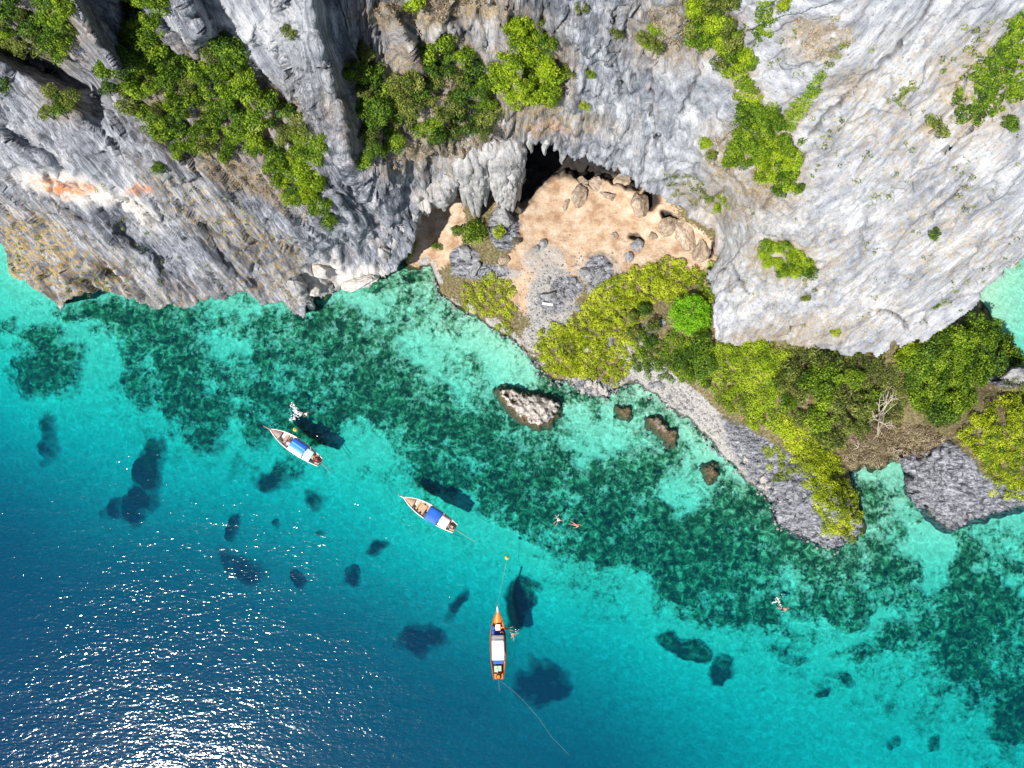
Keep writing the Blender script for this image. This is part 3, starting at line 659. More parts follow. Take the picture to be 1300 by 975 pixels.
seabed = mesh_obj("seabed", BP.reshape(-1, 3), grid_faces(len(bx), len(by)), M_BED, smooth=True, attrs={"reef": reefv.ravel(), "fine": (1 - 0.9 * sstep(3.5, 8, depth)).ravel()})
tag(seabed, "white sand seabed with dark coral reef patches", "seabed", kind="structure")
bm = bmesh.new(); bmesh.ops.create_cube(bm, size=1.0)
for v in bm.verts: v.co = Vector((v.co.x * 2980, v.co.y * 2980, -20 + v.co.z * 40))
seao = bm_obj("sea", bm, M_SEA); tag(seao, "clear turquoise sea turning deep blue offshore", "sea", kind="structure")
#--DETAILS--
# ------------------------------------------------------------------ leaves
def leaf_quads(C, N, size, rg):
    """rhombic leaves at C facing N"""
    n = len(C)
    t = rg.normal(size=(n, 3)); t -= (t * N).sum(1)[:, None] * N; t /= np.linalg.norm(t, axis=1)[:, None] + 1e-9
    b = np.cross(N, t); s = size[:, None]
    V = np.stack([C + t * s, C + b * s * 0.62 + N * s * 0.12, C - t * s, C - b * s * 0.62 + N * s * 0.12], 1).reshape(-1, 3)
    return V, np.arange(4 * n).reshape(n, 4)
def lobe_leaves(LC, LR, per, ls, rg, flat=0.85, low=-0.25):
    """leaves over the upper skin of many small lobes"""
    n = len(LC); k = np.repeat(np.arange(n), np.maximum(1, (per * (LR / LR.mean()) ** 2)).astype(int))
    d = rg.normal(size=(len(k), 3)); d[:, 2] = np.abs(d[:, 2]) + low * rg.random(len(k)); d /= np.linalg.norm(d, axis=1)[:, None]
    rad = LR[k] * (0.72 + 0.36 * rg.random(len(k)))
    C = LC[k] + d * rad[:, None] * np.array([1, 1, flat])
    N = d + 0.55 * rg.normal(size=d.shape); N /= np.linalg.norm(N, axis=1)[:, None]
    tint = np.clip(0.5 + 0.20 * rg.normal(size=n)[k] + 0.16 * rg.normal(size=len(k)), 0, 1)
    V, F = leaf_quads(C, N, ls * (0.7 + 0.6 * rg.random(len(k))), rg)
    return V, F, np.repeat(tint, 4)
def tube(V, F, p0, p1, r0, r1, k=6):
    p0, p1 = np.array(p0, float), np.array(p1, float); d = p1 - p0; d /= np.linalg.norm(d) + 1e-9
    a = np.cross(d, [0.3, 0.9, 0.2] if abs(d[2]) > 0.9 else [0, 0, 1]); a /= np.linalg.norm(a); b = np.cross(d, a)
    o = len(V); an = np.linspace(0, 2 * np.pi, k, endpoint=False)
    for p, r in ((p0, r0), (p1, r1)):
        for t in an: V.append(p + (a * math.cos(t) + b * math.sin(t)) * r)
    for i in range(k): F.append([o + i, o + (i + 1) % k, o + k + (i + 1) % k, o + k + i])
# unit crowns (radius 1, standing on z = 0)
CROWNS = []
for v in range(7):
    rg = np.random.default_rng(100 + v)
    n = 26
    d = rg.normal(size=(n, 3)); d[:, 2] = np.abs(d[:, 2]) * 0.9 - 0.1; d /= np.linalg.norm(d, axis=1)[:, None]
    LC = d * (0.45 + 0.35 * rg.random(n))[:, None] * np.array([1.0 + .15 * rg.normal(), 1.0, 0.75]) + np.array([0, 0, 0.75])
    LR = 0.24 + 0.16 * rg.random(n)
    CROWNS.append(lobe_leaves(LC, LR, 68, 0.070, rg, 0.9, -0.6))
TRUNKS = []
for v in range(3):
    rg = np.random.default_rng(200 + v); V = []; F = []
    top = np.array([0.08 * rg.normal(), 0.08 * rg.normal(), 0.62])
    tube(V, F, (0, 0, -0.5), top * 0.5, 0.10, 0.08); tube(V, F, top * 0.5, top, 0.08, 0.06)
    for k in range(5):
        a = k * 1.256 + rg.random(); e_ = top + np.array([math.cos(a) * 0.5, math.sin(a) * 0.5, 0.28 + 0.2 * rg.random()])
        tube(V, F, top * 0.9, e_, 0.045, 0.015, 5)
    o = mesh_obj("trunk", V, F, M_BARK, smooth=True); TRUNKS.append(o.data); bpy.data.objects.remove(o)
_crown_cache = {}
def crown_mesh(v, mat):
    if (v, mat.name) not in _crown_cache:
        V, F, T = CROWNS[v]
        o = mesh_obj("crown", V, F, mat, attrs={"tint": T}); _crown_cache[(v, mat.name)] = o.data; bpy.data.objects.remove(o)
    return _crown_cache[(v, mat.name)]
COLWORD = {"leaf_green": "mid green", "leaf_dark": "dark green", "leaf_olive": "dull olive green", "leaf_bright": "bright lime green", "leaf_yellow": "yellow green", "leaf_dry": "dry brown", "leaf_lime": "vivid green"}
def surf(which, px, py):
    return sample_grid(CP2, CN2, us, vs, px, py) if which == 'C' else sample_grid(GP2, GN2, gus, gvs, px, py)
def plant(kind, px, py, which, rad, mat, label, group, zoff=0.0, squash=1.0):
    P, N = surf(which, np.array(px), np.array(py))
    o = empty(kind, tuple(P + np.array([N[0], N[1], 0]) * 0.3 + np.array([0, 0, zoff])), random.random() * 6.28)
    lean = 0.25
    o.rotation_euler = (-N[1] * lean, N[0] * lean, o.rotation_euler[2])
    o.scale = (rad * random.uniform(.8, 1.2), rad * random.uniform(.8, 1.2), rad * squash * random.uniform(.85, 1.1))
    tag(o, label, "tree" if kind.endswith("tree") else "shrub", group)
    for nm, me in (("trunk", TRUNKS[random.randrange(3)]), ("crown", crown_mesh(random.randrange(7), mat))):
        c = bpy.data.objects.new(nm, me); c.parent = o; COL.objects.link(c)
    return o
def poisson(poly, r, rg, tries=1400):
    xs = [p[0] for p in poly]; ys = [p[1] for p in poly]; pts = []
    X = rg.uniform(min(xs), max(xs), tries); Y = rg.uniform(min(ys), max(ys), tries)
    ok = inpoly(X, Y, poly)
    for a, b in zip(X[ok], Y[ok]):
        if all((a - c) ** 2 + (b - d_) ** 2 > r * r for c, d_ in pts): pts.append((a, b))
    return pts
G_, D_, O_, B_, Y_ = L_GREEN, L_DARK, L_OLIVE, L_BRIGHT, L_YELLOW
WOODS = [  # outline, surface, spacing px, crown radius m, leaf choice, where
    ([(143, 100), (165, 75), (215, 66), (255, 82), (285, 55), (325, 80), (348, 130), (392, 158), (422, 182), (415, 206), (375, 196), (325, 208), (280, 204), (220, 190), (165, 148)], 'C', 15.5, (1.15, 1.75), [G_] * 5 + [D_] * 2 + [O_], "in the wide hollow"),
    ([(338, 212), (375, 200), (408, 218), (420, 248), (422, 278), (400, 268), (372, 258), (345, 238)], 'C', 13, (1.05, 1.6), [G_] * 4 + [B_] * 2 + [D_], "on the spur above the grey slab"),
    ([(162, 2), (212, 2), (222, 28), (205, 66), (172, 62)], 'C', 15, (1.1, 1.7), [G_, G_, D_], "in the gully between two rock fins"),
    ([(-30, -10), (85, 2), (103, 38), (98, 72), (62, 64), (-30, 56)], 'C', 12.5, (1.1, 1.8), [D_, D_, G_, O_], "on the shaded top corner of the cliff"),
    ([(56, 122), (84, 116), (100, 138), (72, 150)], 'C', 14, (0.9, 1.3), [O_, D_], "on a narrow ledge in the shaded gully"),
    ([(446, 72), (476, 66), (492, 108), (530, 92), (545, 68), (582, 62), (622, 98), (628, 150), (588, 162), (560, 184), (515, 172), (488, 208), (468, 210), (455, 150)], 'C', 14.5, (1.15, 1.75), [G_] * 4 + [D_] * 3 + [O_] * 2, "in the hollow above the cove"),
    ([(640, 30), (682, 26), (696, 60), (706, 98), (704, 124), (655, 132), (634, 98)], 'C', 12.5, (1.15, 1.7), [B_] * 5 + [G_], "on the sunlit shelf above the cave mouth"),
    ([(872, 2), (926, 2), (928, 66), (950, 88), (942, 112), (922, 104), (902, 70), (872, 58), (880, 30)], 'C', 11, (0.95, 1.4), [G_, B_, B_, O_], "in the upper crack of the pale wall"),
    ([(815, 45), (835, 40), (838, 62), (818, 64)], 'C', 13, (0.9, 1.3), [G_, O_], "beside brown scrub on the pale wall"),
    ([(940, 138), (972, 146), (996, 182), (1008, 244), (984, 244), (952, 222), (922, 210), (936, 182)], 'C', 10.5, (0.95, 1.4), [G_, B_, G_], "on the steep green ramp in the pale wall"),
    ([(890, 178), (902, 174), (906, 206), (894, 204)], 'C', 13, (0.8, 1.1), [B_, O_], "left of the green ramp beside bare brush"),
    ([(892, 250), (918, 246), (922, 266), (900, 268)], 'C', 13, (0.85, 1.15), [B_, G_], "just above the right end of the cave arch"),
    ([(962, 310), (998, 314), (1030, 345), (1008, 352), (972, 332)], 'C', 10, (0.8, 1.15), [G_, B_], "on the pale wall above the headland wood"),
    ([(1150, 455), (1182, 438), (1215, 418), (1240, 402), (1262, 424), (1272, 452), (1246, 476), (1218, 512), (1190, 545), (1168, 528), (1150, 492)], 'G', 16.5, (1.6, 2.4), [G_, G_, D_], "in the wood by the lagoon"),
    ([(1128, 448), (1150, 440), (1190, 424), (1200, 432), (1160, 452), (1140, 462)], 'G', 16, (1.3, 1.8), [Y_, B_], "on the pale yellowish strip under the cliff edge"),
    ([(990, 470), (1030, 455), (1080, 468), (1100, 505), (1085, 545), (1050, 560), (1005, 540), (985, 505)], 'G', 19, (1.5, 2.2), [O_, O_, G_], "in the headland wood"),
    ([(866, 438), (888, 432), (892, 470), (872, 478), (858, 462)], 'G', 16, (1.4, 1.9), [D_, G_], "in the dark clump beside the lime green dome"),
    ([(795, 405), (825, 390), (835, 415), (815, 440), (798, 430)], 'G', 17, (1.2, 1.7), [O_, D_], "shading the inner edge of the yellow thicket"),
]
SIDES = {0: ("on the gully side", "in the middle", "on the tall fin side"), 5: ("on the tall fin side", "in the middle", "on the sunlit shelf side"), 13: ("on the bare tree side", "in the middle", "on the lagoon side"), 15: ("on the lime thicket side", "in the middle", "on the bare tree side")}
for wi, (poly, which, sp, (r0, r1), mats, where) in enumerate(WOODS):
    rg = np.random.default_rng(300 + wi); pts = poisson(poly, sp, rg)
    ys = sorted(p[1] for p in pts); xs_ = sorted(p[0] for p in pts); n = len(pts)
    for (a, b) in pts:
        mt = mats[rg.integers(len(mats))]; rad = r0 + (r1 - r0) * rg.random()
        size = "large" if rad > r0 + .66 * (r1 - r0) else ("small" if rad < r0 + .33 * (r1 - r0) else "mid sized")
        pos = ("uphill row" if b < ys[n // 3] else ("downhill row" if b > ys[(2 * n) // 3] else "middle row")) if n > 3 else ""
        side = ""
        if wi in SIDES: side = " " + SIDES[wi][0 if a < xs_[n // 3] else (2 if a > xs_[(2 * n) // 3] else 1)]
        lab = f"{size} {COLWORD[mt.name]} tree" + (f", {pos}{side}," if pos else "") + " " + where
        lab = " ".join(lab.split()[:16])
        plant("broadleaf_tree", a, b, which, rad * 1.08, mt, lab, lab.replace(" tree", " trees", 1))
rg = np.random.default_rng(9); n = 230; dd = rg.normal(size=(n, 3)); dd[:, 2] = np.abs(dd[:, 2]) * .9; dd /= np.linalg.norm(dd, axis=1)[:, None]
CROWNS.append(lobe_leaves(dd * (0.62 + .25 * rg.random(n))[:, None] * np.array([1, 1, .7]) + np.array([0, 0, .5]), .10 + .07 * rg.random(n), 40, .036, rg, .9, -.4))
_rr = random.randrange; random.randrange = lambda k_: 7 if k_ == 7 else _rr(k_)
o = plant("broadleaf_tree", 872, 403, 'G', 3.7, L_LIME, "broad domed lime green tree against the cliff foot", None, 0.0, 0.8)
random.randrange = _rr
for (a, b, w, r, m, lab) in [
        (515, 319, 'G', 1.9, L_GREEN, "round green bush in the dark cove by the small sand patch"),
        (490, 347, 'G', 1.75, L_BRIGHT, "round bright green bush overhanging the water at the cove"),
        (602, 302, 'G', 2.4, L_GREEN, "large green bush below the hanging stone curtain"),
        (582, 296, 'G', 1.1, L_DARK, "small dark bush at the left of the large bush under the stone curtain"),
        (632, 294, 'G', 1.2, L_YELLOW, "small yellow green bush under the stone curtain"),
        (556, 314, 'G', 0.8, L_GREEN, "tiny green bush alone on the orange sand"),
        (722, 95, 'C', 1.2, L_OLIVE, "olive bush right of the sunlit shelf"), (748, 97, 'C', 0.75, L_BRIGHT, "small lime bush alone on grey rock above the cave"),
        (740, 138, 'C', 0.75, L_YELLOW, "small yellow bush close above the cave arch"), (785, 37, 'C', .9, L_OLIVE, "small olive bush below the cliff top above the cave"), (742, 6, 'C', .9, L_OLIVE, "olive bush on the cliff top straight above the cave"),
        (1058, 420, 'C', .8, L_YELLOW, "yellow bush low on the pale wall by the headland"), (1022, 378, 'C', .8, L_OLIVE, "lone olive bush above the headland wood"), (1190, 392, 'C', .9, L_GREEN, "green bush near the lower rim of the pale wall"), (1180, 300, 'C', .85, L_DARK, "dark green bush in the middle of the pale wall"),
        (1185, 165, 'C', 1.3, L_OLIVE, "olive bush left below the grassy slope"), (995, 8, 'C', .9, L_YELLOW, "yellow green bush at the top of the pale wall"), (1278, 160, 'C', 1.0, L_GREEN, "green bush under the grassy slope"),
        (8, 102, 'C', 1.6, L_DARK, "dark bush at the left cliff rim"), (208, 212, 'C', 1.2, L_DARK, "dark bush at the lower edge of the wooded hollow"), (530, 5, 'C', 1.4, L_BRIGHT, "bright bush on the cliff top over dry grass"), (582, 4, 'C', 1.3, L_BRIGHT, "bright bush on the cliff top beside a rock block"), (380, 42, 'C', .9, L_OLIVE, "olive bush on the pale slab beside the tall fin"),
        (1275, 385, 'G', 1.2, L_DARK, "dark bush on the rock beside the pale lagoon")]:
    plant("round_bush", a, b, w, r, m, lab, None, 0.0, .85)

# ------------------------------------------------------------------ low scrub and grass: a mass nobody could count
def scrub(name, poly, which, sp, lr, per, ls, mat, label, cat, seed, hump=0.0, thin=0.0):
    rg = np.random.default_rng(seed)
    xs = [p[0] for p in poly]; ys = [p[1] for p in poly]
    gx, gy = np.meshgrid(np.arange(min(xs), max(xs), sp), np.arange(min(ys), max(ys), sp))
    gx = gx.ravel() + rg.uniform(-.55, .55, gx.size) * sp; gy = gy.ravel() + rg.uniform(-.55, .55, gy.size) * sp
    k = inpoly(gx + 7 * fbm(gx / 14, gy / 14, 3, 2), gy + 7 * fbm(gx / 14, gy / 14, 8, 2), poly)
    if thin: k &= fbm(gx / 18, gy / 18, seed * .37, 3) > thin - 0.5
    gx, gy = gx[k], gy[k]
    P, N = surf(which, gx, gy)
    LR = lr * (0.65 + 0.7 * rg.random(len(gx)))
    P = P + np.array([0, 0, 1.0]) * (LR * 0.1 + hump * np.clip(fbm(gx / 25, gy / 25, 2, 2) + .3, 0, 1))[:, None]
    V, F, T = lobe_leaves(P, LR, per * 2.9, ls * .88, rg, 0.8, -0.3)
    T = np.clip(T + 0.55 * np.repeat(fbm(V[::4, 0] / 5, V[::4, 1] / 5, 1, 3), 4), 0, 1)
    o = mesh_obj(name, V, F, mat, attrs={"tint": T}); tag(o, label, cat, kind="stuff"); return o
SCR = [
    ("scrub", [(792, 348), (850, 326), (893, 350), (868, 374), (832, 386), (818, 405), (795, 425), (765, 438), (752, 482), (712, 482), (692, 465), (672, 434), (700, 412), (732, 402), (752, 372)], 'G', 6.0, .55, 34, .13, L_YELLOW, "dense yellow green scrub spreading from the cave sand to the shore", "scrub", 1, .8, .12),
    ("scrub", [(752, 440), (800, 425), (812, 440), (800, 475), (778, 492), (755, 470)], 'G', 6.5, .5, 30, .13, L_YELLOW, "yellow scrub above the shore rubble", "scrub", 2, .5, .25),
    ("scrub", [(592, 352), (622, 346), (650, 358), (656, 395), (648, 422), (622, 408), (582, 384)], 'G', 6.5, .5, 30, .12, L_YELLOW, "orange tinged yellow scrub on the knoll left of the rubble path", "scrub", 3, .5, .33),
    ("scrub", [(800, 445), (862, 420), (900, 440), (898, 492), (862, 484), (806, 474)], 'G', 6.2, .6, 34, .13, L_GREEN, "green thicket behind the rubble beach", "scrub", 4, .8, .1),
    ("scrub", [(900, 440), (962, 430), (1000, 450), (985, 520), (1010, 560), (970, 545), (930, 528), (900, 490)], 'G', 6.2, .65, 34, .13, L_BRIGHT, "lime green thicket on the seaward slope of the headland", "scrub", 5, .9, .08),
    ("scrub", [(985, 520), (1050, 545), (1070, 600), (1092, 650), (1086, 686), (1042, 676), (1034, 640), (1012, 592), (990, 560)], 'G', 6.0, .6, 34, .13, L_YELLOW, "yellow green thicket capping the rocky point", "scrub", 6, .8, .1),
    ("scrub", [(970, 560), (1000, 570), (1015, 600), (985, 612), (968, 585)], 'G', 6.5, .5, 30, .12, L_YELLOW, "thin yellow scrub on the grey rock of the headland shore", "scrub", 7, .3, .4),
    ("scrub", [(1000, 430), (1140, 452), (1160, 480), (1140, 540), (1090, 540), (1090, 470), (1000, 455)], 'G', 7.0, .65, 32, .13, L_OLIVE, "olive undergrowth below the cliff foot", "scrub", 8, .9, .15),
    ("scrub", [(1212, 552), (1258, 512), (1300, 490), (1420, 500), (1420, 620), (1292, 640), (1258, 622), (1242, 585)], 'G', 6.5, .6, 32, .13, L_YELLOW, "yellow green scrub on top of the grey ribbed rock", "scrub", 9, .8, .3),
    ("scrub", [(1230, 560), (1300, 540), (1400, 560), (1300, 625), (1262, 612)], 'G', 9, .6, 28, .13, L_GREEN, "green bushes mixed into the scrub on the ribbed rock", "scrub", 10, .9, .45),
    ("scrub", [(1270, 480), (1340, 470), (1340, 510), (1280, 500)], 'G', 7, .6, 30, .13, L_OLIVE, "olive scrub beside the small grey boulder", "scrub", 11, .6, .2),
    ("scrub", [(1062, 548), (1120, 532), (1165, 540), (1205, 556), (1180, 578), (1150, 586), (1110, 594), (1074, 590)], 'G', 6, .5, 34, .10, L_DRY, "bare brown brush around the head of the inlet", "brush", 12, .4, .1),
    ("scrub", [(1085, 470), (1130, 480), (1140, 510), (1100, 520)], 'G', 8, .5, 26, .10, L_DRY, "grey brown brush under the pale bare tree", "brush", 13, .6, .3),
    ("scrub", [(880, 350), (905, 335), (906, 360), (900, 420), (885, 380)], 'G', 7, .6, 30, .13, L_BRIGHT, "green bushes along the wall beside the domed tree", "scrub", 14, .4, .2),
    ("grass", [(1205, 130), (1222, 95), (1250, 65), (1285, 20), (1330, 0), (1340, 100), (1290, 130), (1240, 160), (1215, 152)], 'C', 5.5, .38, 22, .12, L_GREEN, "green grassy slope high on the pale wall", "grass", 15, .2, .3),
    ("grass", [(985, 172), (1000, 150), (1022, 112), (1040, 88), (1046, 100), (1022, 148), (1004, 172)], 'C', 4.2, .36, 22, .10, L_GREEN, "green strip of plants along a diagonal crack", "grass", 16, .1, .05),
    ("scrub", [(925, 98), (950, 92), (968, 135), (952, 152), (938, 130)], 'C', 5.5, .45, 24, .12, L_BRIGHT, "lime green bushes joining the upper crack trees to the green ramp", "scrub", 31, .2, .1),
    ("grass", [(1040, 92), (1052, 66), (1075, 45), (1080, 52), (1058, 78), (1046, 98)], 'C', 5, .32, 18, .10, L_OLIVE, "thin olive streak continuing the diagonal crack upward", "grass", 32, .1, .3),
    ("grass", [(985, 200), (1012, 180), (1022, 172), (1020, 185), (1000, 205)], 'C', 5, .35, 20, .11, L_GREEN, "short green strip beside the ramp", "grass", 17, .1, .2),
    ("grass", [(832, 215), (885, 225), (925, 250), (880, 262), (850, 245)], 'C', 6.5, .4, 20, .11, L_OLIVE, "pale olive scrub above the right end of the cave arch", "grass", 18, .2, .4),
    ("grass", [(0, 270), (60, 300), (110, 330), (170, 350), (140, 370), (90, 385), (70, 380), (20, 340)], 'C', 8, .35, 16, .11, L_OLIVE, "sparse ochre plants on the left point of the cliff", "grass", 19, .1, .55),
    ("grass", [(965, 0), (985, 0), (980, 30), (975, 55), (960, 70), (955, 55)], 'C', 6, .4, 20, .12, L_GREEN, "green plants in a crack at the top of the wall", "grass", 20, .1, .3),
    ("grass", [(1000, 35), (1060, 20), (1090, 45), (1050, 80), (1020, 60)], 'C', 7, .4, 18, .10, L_DRY, "brown dry brush on the upper pale wall", "brush", 21, .1, .4),
    ("grass", [(820, 8), (870, 4), (872, 60), (850, 70), (838, 40)], 'C', 7, .45, 20, .10, L_DRY, "brown bare brush between cliff top trees", "brush", 22, .1, .35),
    ("grass", [(895, 170), (940, 170), (955, 215), (905, 220)], 'C', 7, .4, 18, .10, L_DRY, "dry brush beside the green ramp", "brush", 23, .1, .4),
    ("grass", [(470, 0), (640, 0), (630, 18), (560, 24), (480, 16)], 'C', 6.5, .45, 20, .11, L_DRY, "golden dry grass along the top of the cliff", "grass", 24, .1, .3),
    ("grass", [(1120, 130), (1160, 95), (1170, 110), (1145, 140)], 'C', 6.5, .35, 18, .11, L_OLIVE, "faint olive plants in the middle of the pale wall", "grass", 25, .1, .45),
    ("grass", [(270, 205), (345, 215), (390, 255), (400, 285), (330, 250), (270, 230)], 'C', 7, .4, 18, .10, L_DRY, "dry straw coloured strip under the wooded hollow", "grass", 26, .1, .35),
    ("grass", [(490, 200), (560, 180), (640, 160), (620, 175), (540, 205), (500, 225)], 'C', 7, .35, 18, .10, L_DRY, "dry grass along the ledge over the cove", "grass", 27, .1, .45),
]
for a in SCR: scrub(*a)
# tiny tufts over the pale wall
rg = np.random.default_rng(77)
tp = rg.uniform([930, 20], [1300, 420], (260, 2)); tp = tp[inpoly(tp[:, 0], tp[:, 1], CLIFF_EDGE)]
tp = tp[fbm(tp[:, 0] / 60, tp[:, 1] / 60, 3, 2) > 0.02]
tl = np.concatenate([tp, rg.uniform([60, 230], [420, 380], (60, 2))]); tl = tl[inpoly(tl[:, 0], tl[:, 1], CLIFF_EDGE)]
P, N = surf('C', tl[:, 0], tl[:, 1])
cc = np.repeat(P, 3, 0) + rg.normal(size=(len(P) * 3, 3)) * np.array([.5, .5, .3])
V, F, T = lobe_leaves(cc, .16 + .22 * rg.random(len(cc)), 12, .11, rg)
tag(mesh_obj("tuft", V, F, L_OLIVE, attrs={"tint": T}), "scattered small plant tufts on the bare rock faces", "plants", kind="stuff")

# ------------------------------------------------------------------ bare trees
def bare_tree(px, py, which, h, label, seed, spread=0.9):
    rg = np.random.default_rng(seed); V = []; F = []; BV = []; BF = []
    def grow(p, d, L, r, lev, V_, F_):
        q_ = p + d * L; tube(V_, F_, p, q_, r, r * 0.6, 5)
        if lev == 0: return
        for k in range(3 if lev > 1 else 2):
            nd = d + spread * rg.normal(size=3) * 0.6; nd[2] = nd[2] * 0.6 + 0.1; nd /= np.linalg.norm(nd)
            grow(p + d * L * rg.uniform(.55, 1.0), nd, L * rg.uniform(.6, .85), r * 0.6, lev - 1, BV, BF)
    P, _ = surf(which, np.array(px), np.array(py))
    t = empty("bare_tree", tuple(P)); tag(t, label, "tree")
    grow(np.array([0, 0, -.3]), np.array([0.1, 0.15, 1.0]) / 1.02, h * .45, .15 * h / 4, 4, V, F)
    mesh_obj("trunk", V, F, M_DEAD, t, True); mesh_obj("branches", BV, BF, M_DEAD, t, True)
bare_tree(1108, 530, 'G', 7.0, "pale leafless tree standing over brown brush at the inlet", 5, 1.0)
bare_tree(1085, 570, 'G', 3.2, "leafless pale shrub lying low at the inlet edge", 6, 1.3)
bare_tree(1140, 572, 'G', 3.0, "leafless pale shrub next to the ribbed rock", 8, 1.3)
bare_tree(330, 152, 'C', 4.2, "pale dead tree among the green trees of the hollow", 9, .9)
bare_tree(186, 80, 'C', 4.0, "pale dead tree at the upper edge of the hollow", 10, .9)

# ------------------------------------------------------------------ boulders and sea rocks
def rock_mesh(seed, sub=4, sharp=0.5):
    bm = bmesh.new(); bmesh.ops.create_icosphere(bm, subdivisions=sub, radius=1.0)
    V = np.array([v.co[:] for v in bm.verts]); F = np.array([[v.index for v in f.verts] for f in bm.faces]); bm.free()
    rg = np.random.default_rng(seed)
    for k in range(22):                                # flat broken faces
        n = rg.normal(size=3); n /= np.linalg.norm(n); c = rg.uniform(.42, .8)
        d = V @ n - c; V = V - np.where(d > 0, d, 0)[:, None] * n * sharp * 2.0
    d = 0.16 * fbm(V[:, 0] * 1.6 + seed, V[:, 1] * 1.6, V[:, 2] * 1.6, 3, True) + 0.12 * fbm(V[:, 0] * 5, V[:, 1] * 5 + seed, V[:, 2] * 5, 3)
    return V * (1.12 + d)[:, None], F
def mat_boulder(name, a, b, c):
    q = NT(name); o = q.obj(); n = q.noise(o, 2.2, 6, 0.65); n2 = q.noise(o, 9, 4, 0.6)
    col = q.mix(0.5, q.ramp(n, [(0.3, a), (0.5, b), (0.7, c)]), q.ramp(n2, [(0.35, (0.4, 0.4, 0.4)), (0.6, (1, 1, 1))]), 'MULTIPLY')
    return q.done(q.pbsdf(col, 0.9, q.bump(q.math('ADD', n2, n), 0.8, 0.2), 0.15))
MB_GREY = mat_boulder("grey_boulder", (0.15, 0.15, 0.16), (0.33, 0.33, 0.34), (0.5, 0.49, 0.47))
MB_WHITE = mat_boulder("white_boulder", (0.40, 0.36, 0.32), (0.62, 0.58, 0.54), (0.74, 0.71, 0.67))
MB_TAN = mat_boulder("tan_boulder", (0.22, 0.15, 0.10), (0.46, 0.36, 0.27), (0.62, 0.53, 0.42))
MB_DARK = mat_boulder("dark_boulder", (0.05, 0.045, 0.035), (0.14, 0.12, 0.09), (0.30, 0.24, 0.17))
ROCKS = [rock_mesh(40 + i, 4) for i in range(6)]
_rc = {}
def boulder(px, py, rx, ry, rz, mat, label, group=None, which='G', sink=.45, ang=None, name="boulder"):
    v = random.randrange(6)
    if (v, mat.name) not in _rc:
        o = mesh_obj("boulder", ROCKS[v][0], ROCKS[v][1], mat); _rc[(v, mat.name)] = o.data; bpy.data.objects.remove(o)
    P, _ = surf(which, np.array(px), np.array(py))
    o = bpy.data.objects.new(name, _rc[(v, mat.name)]); COL.objects.link(o)
    o.location = tuple(P + np.array([0, 0, rz * (1 - 2 * sink)])); o.scale = (rx, ry, rz)
    o.rotation_euler = (random.uniform(-.2, .2), random.uniform(-.2, .2), random.uniform(0, 6.28) if ang is None else R(ang))
    tag(o, label, "boulder", group); return o
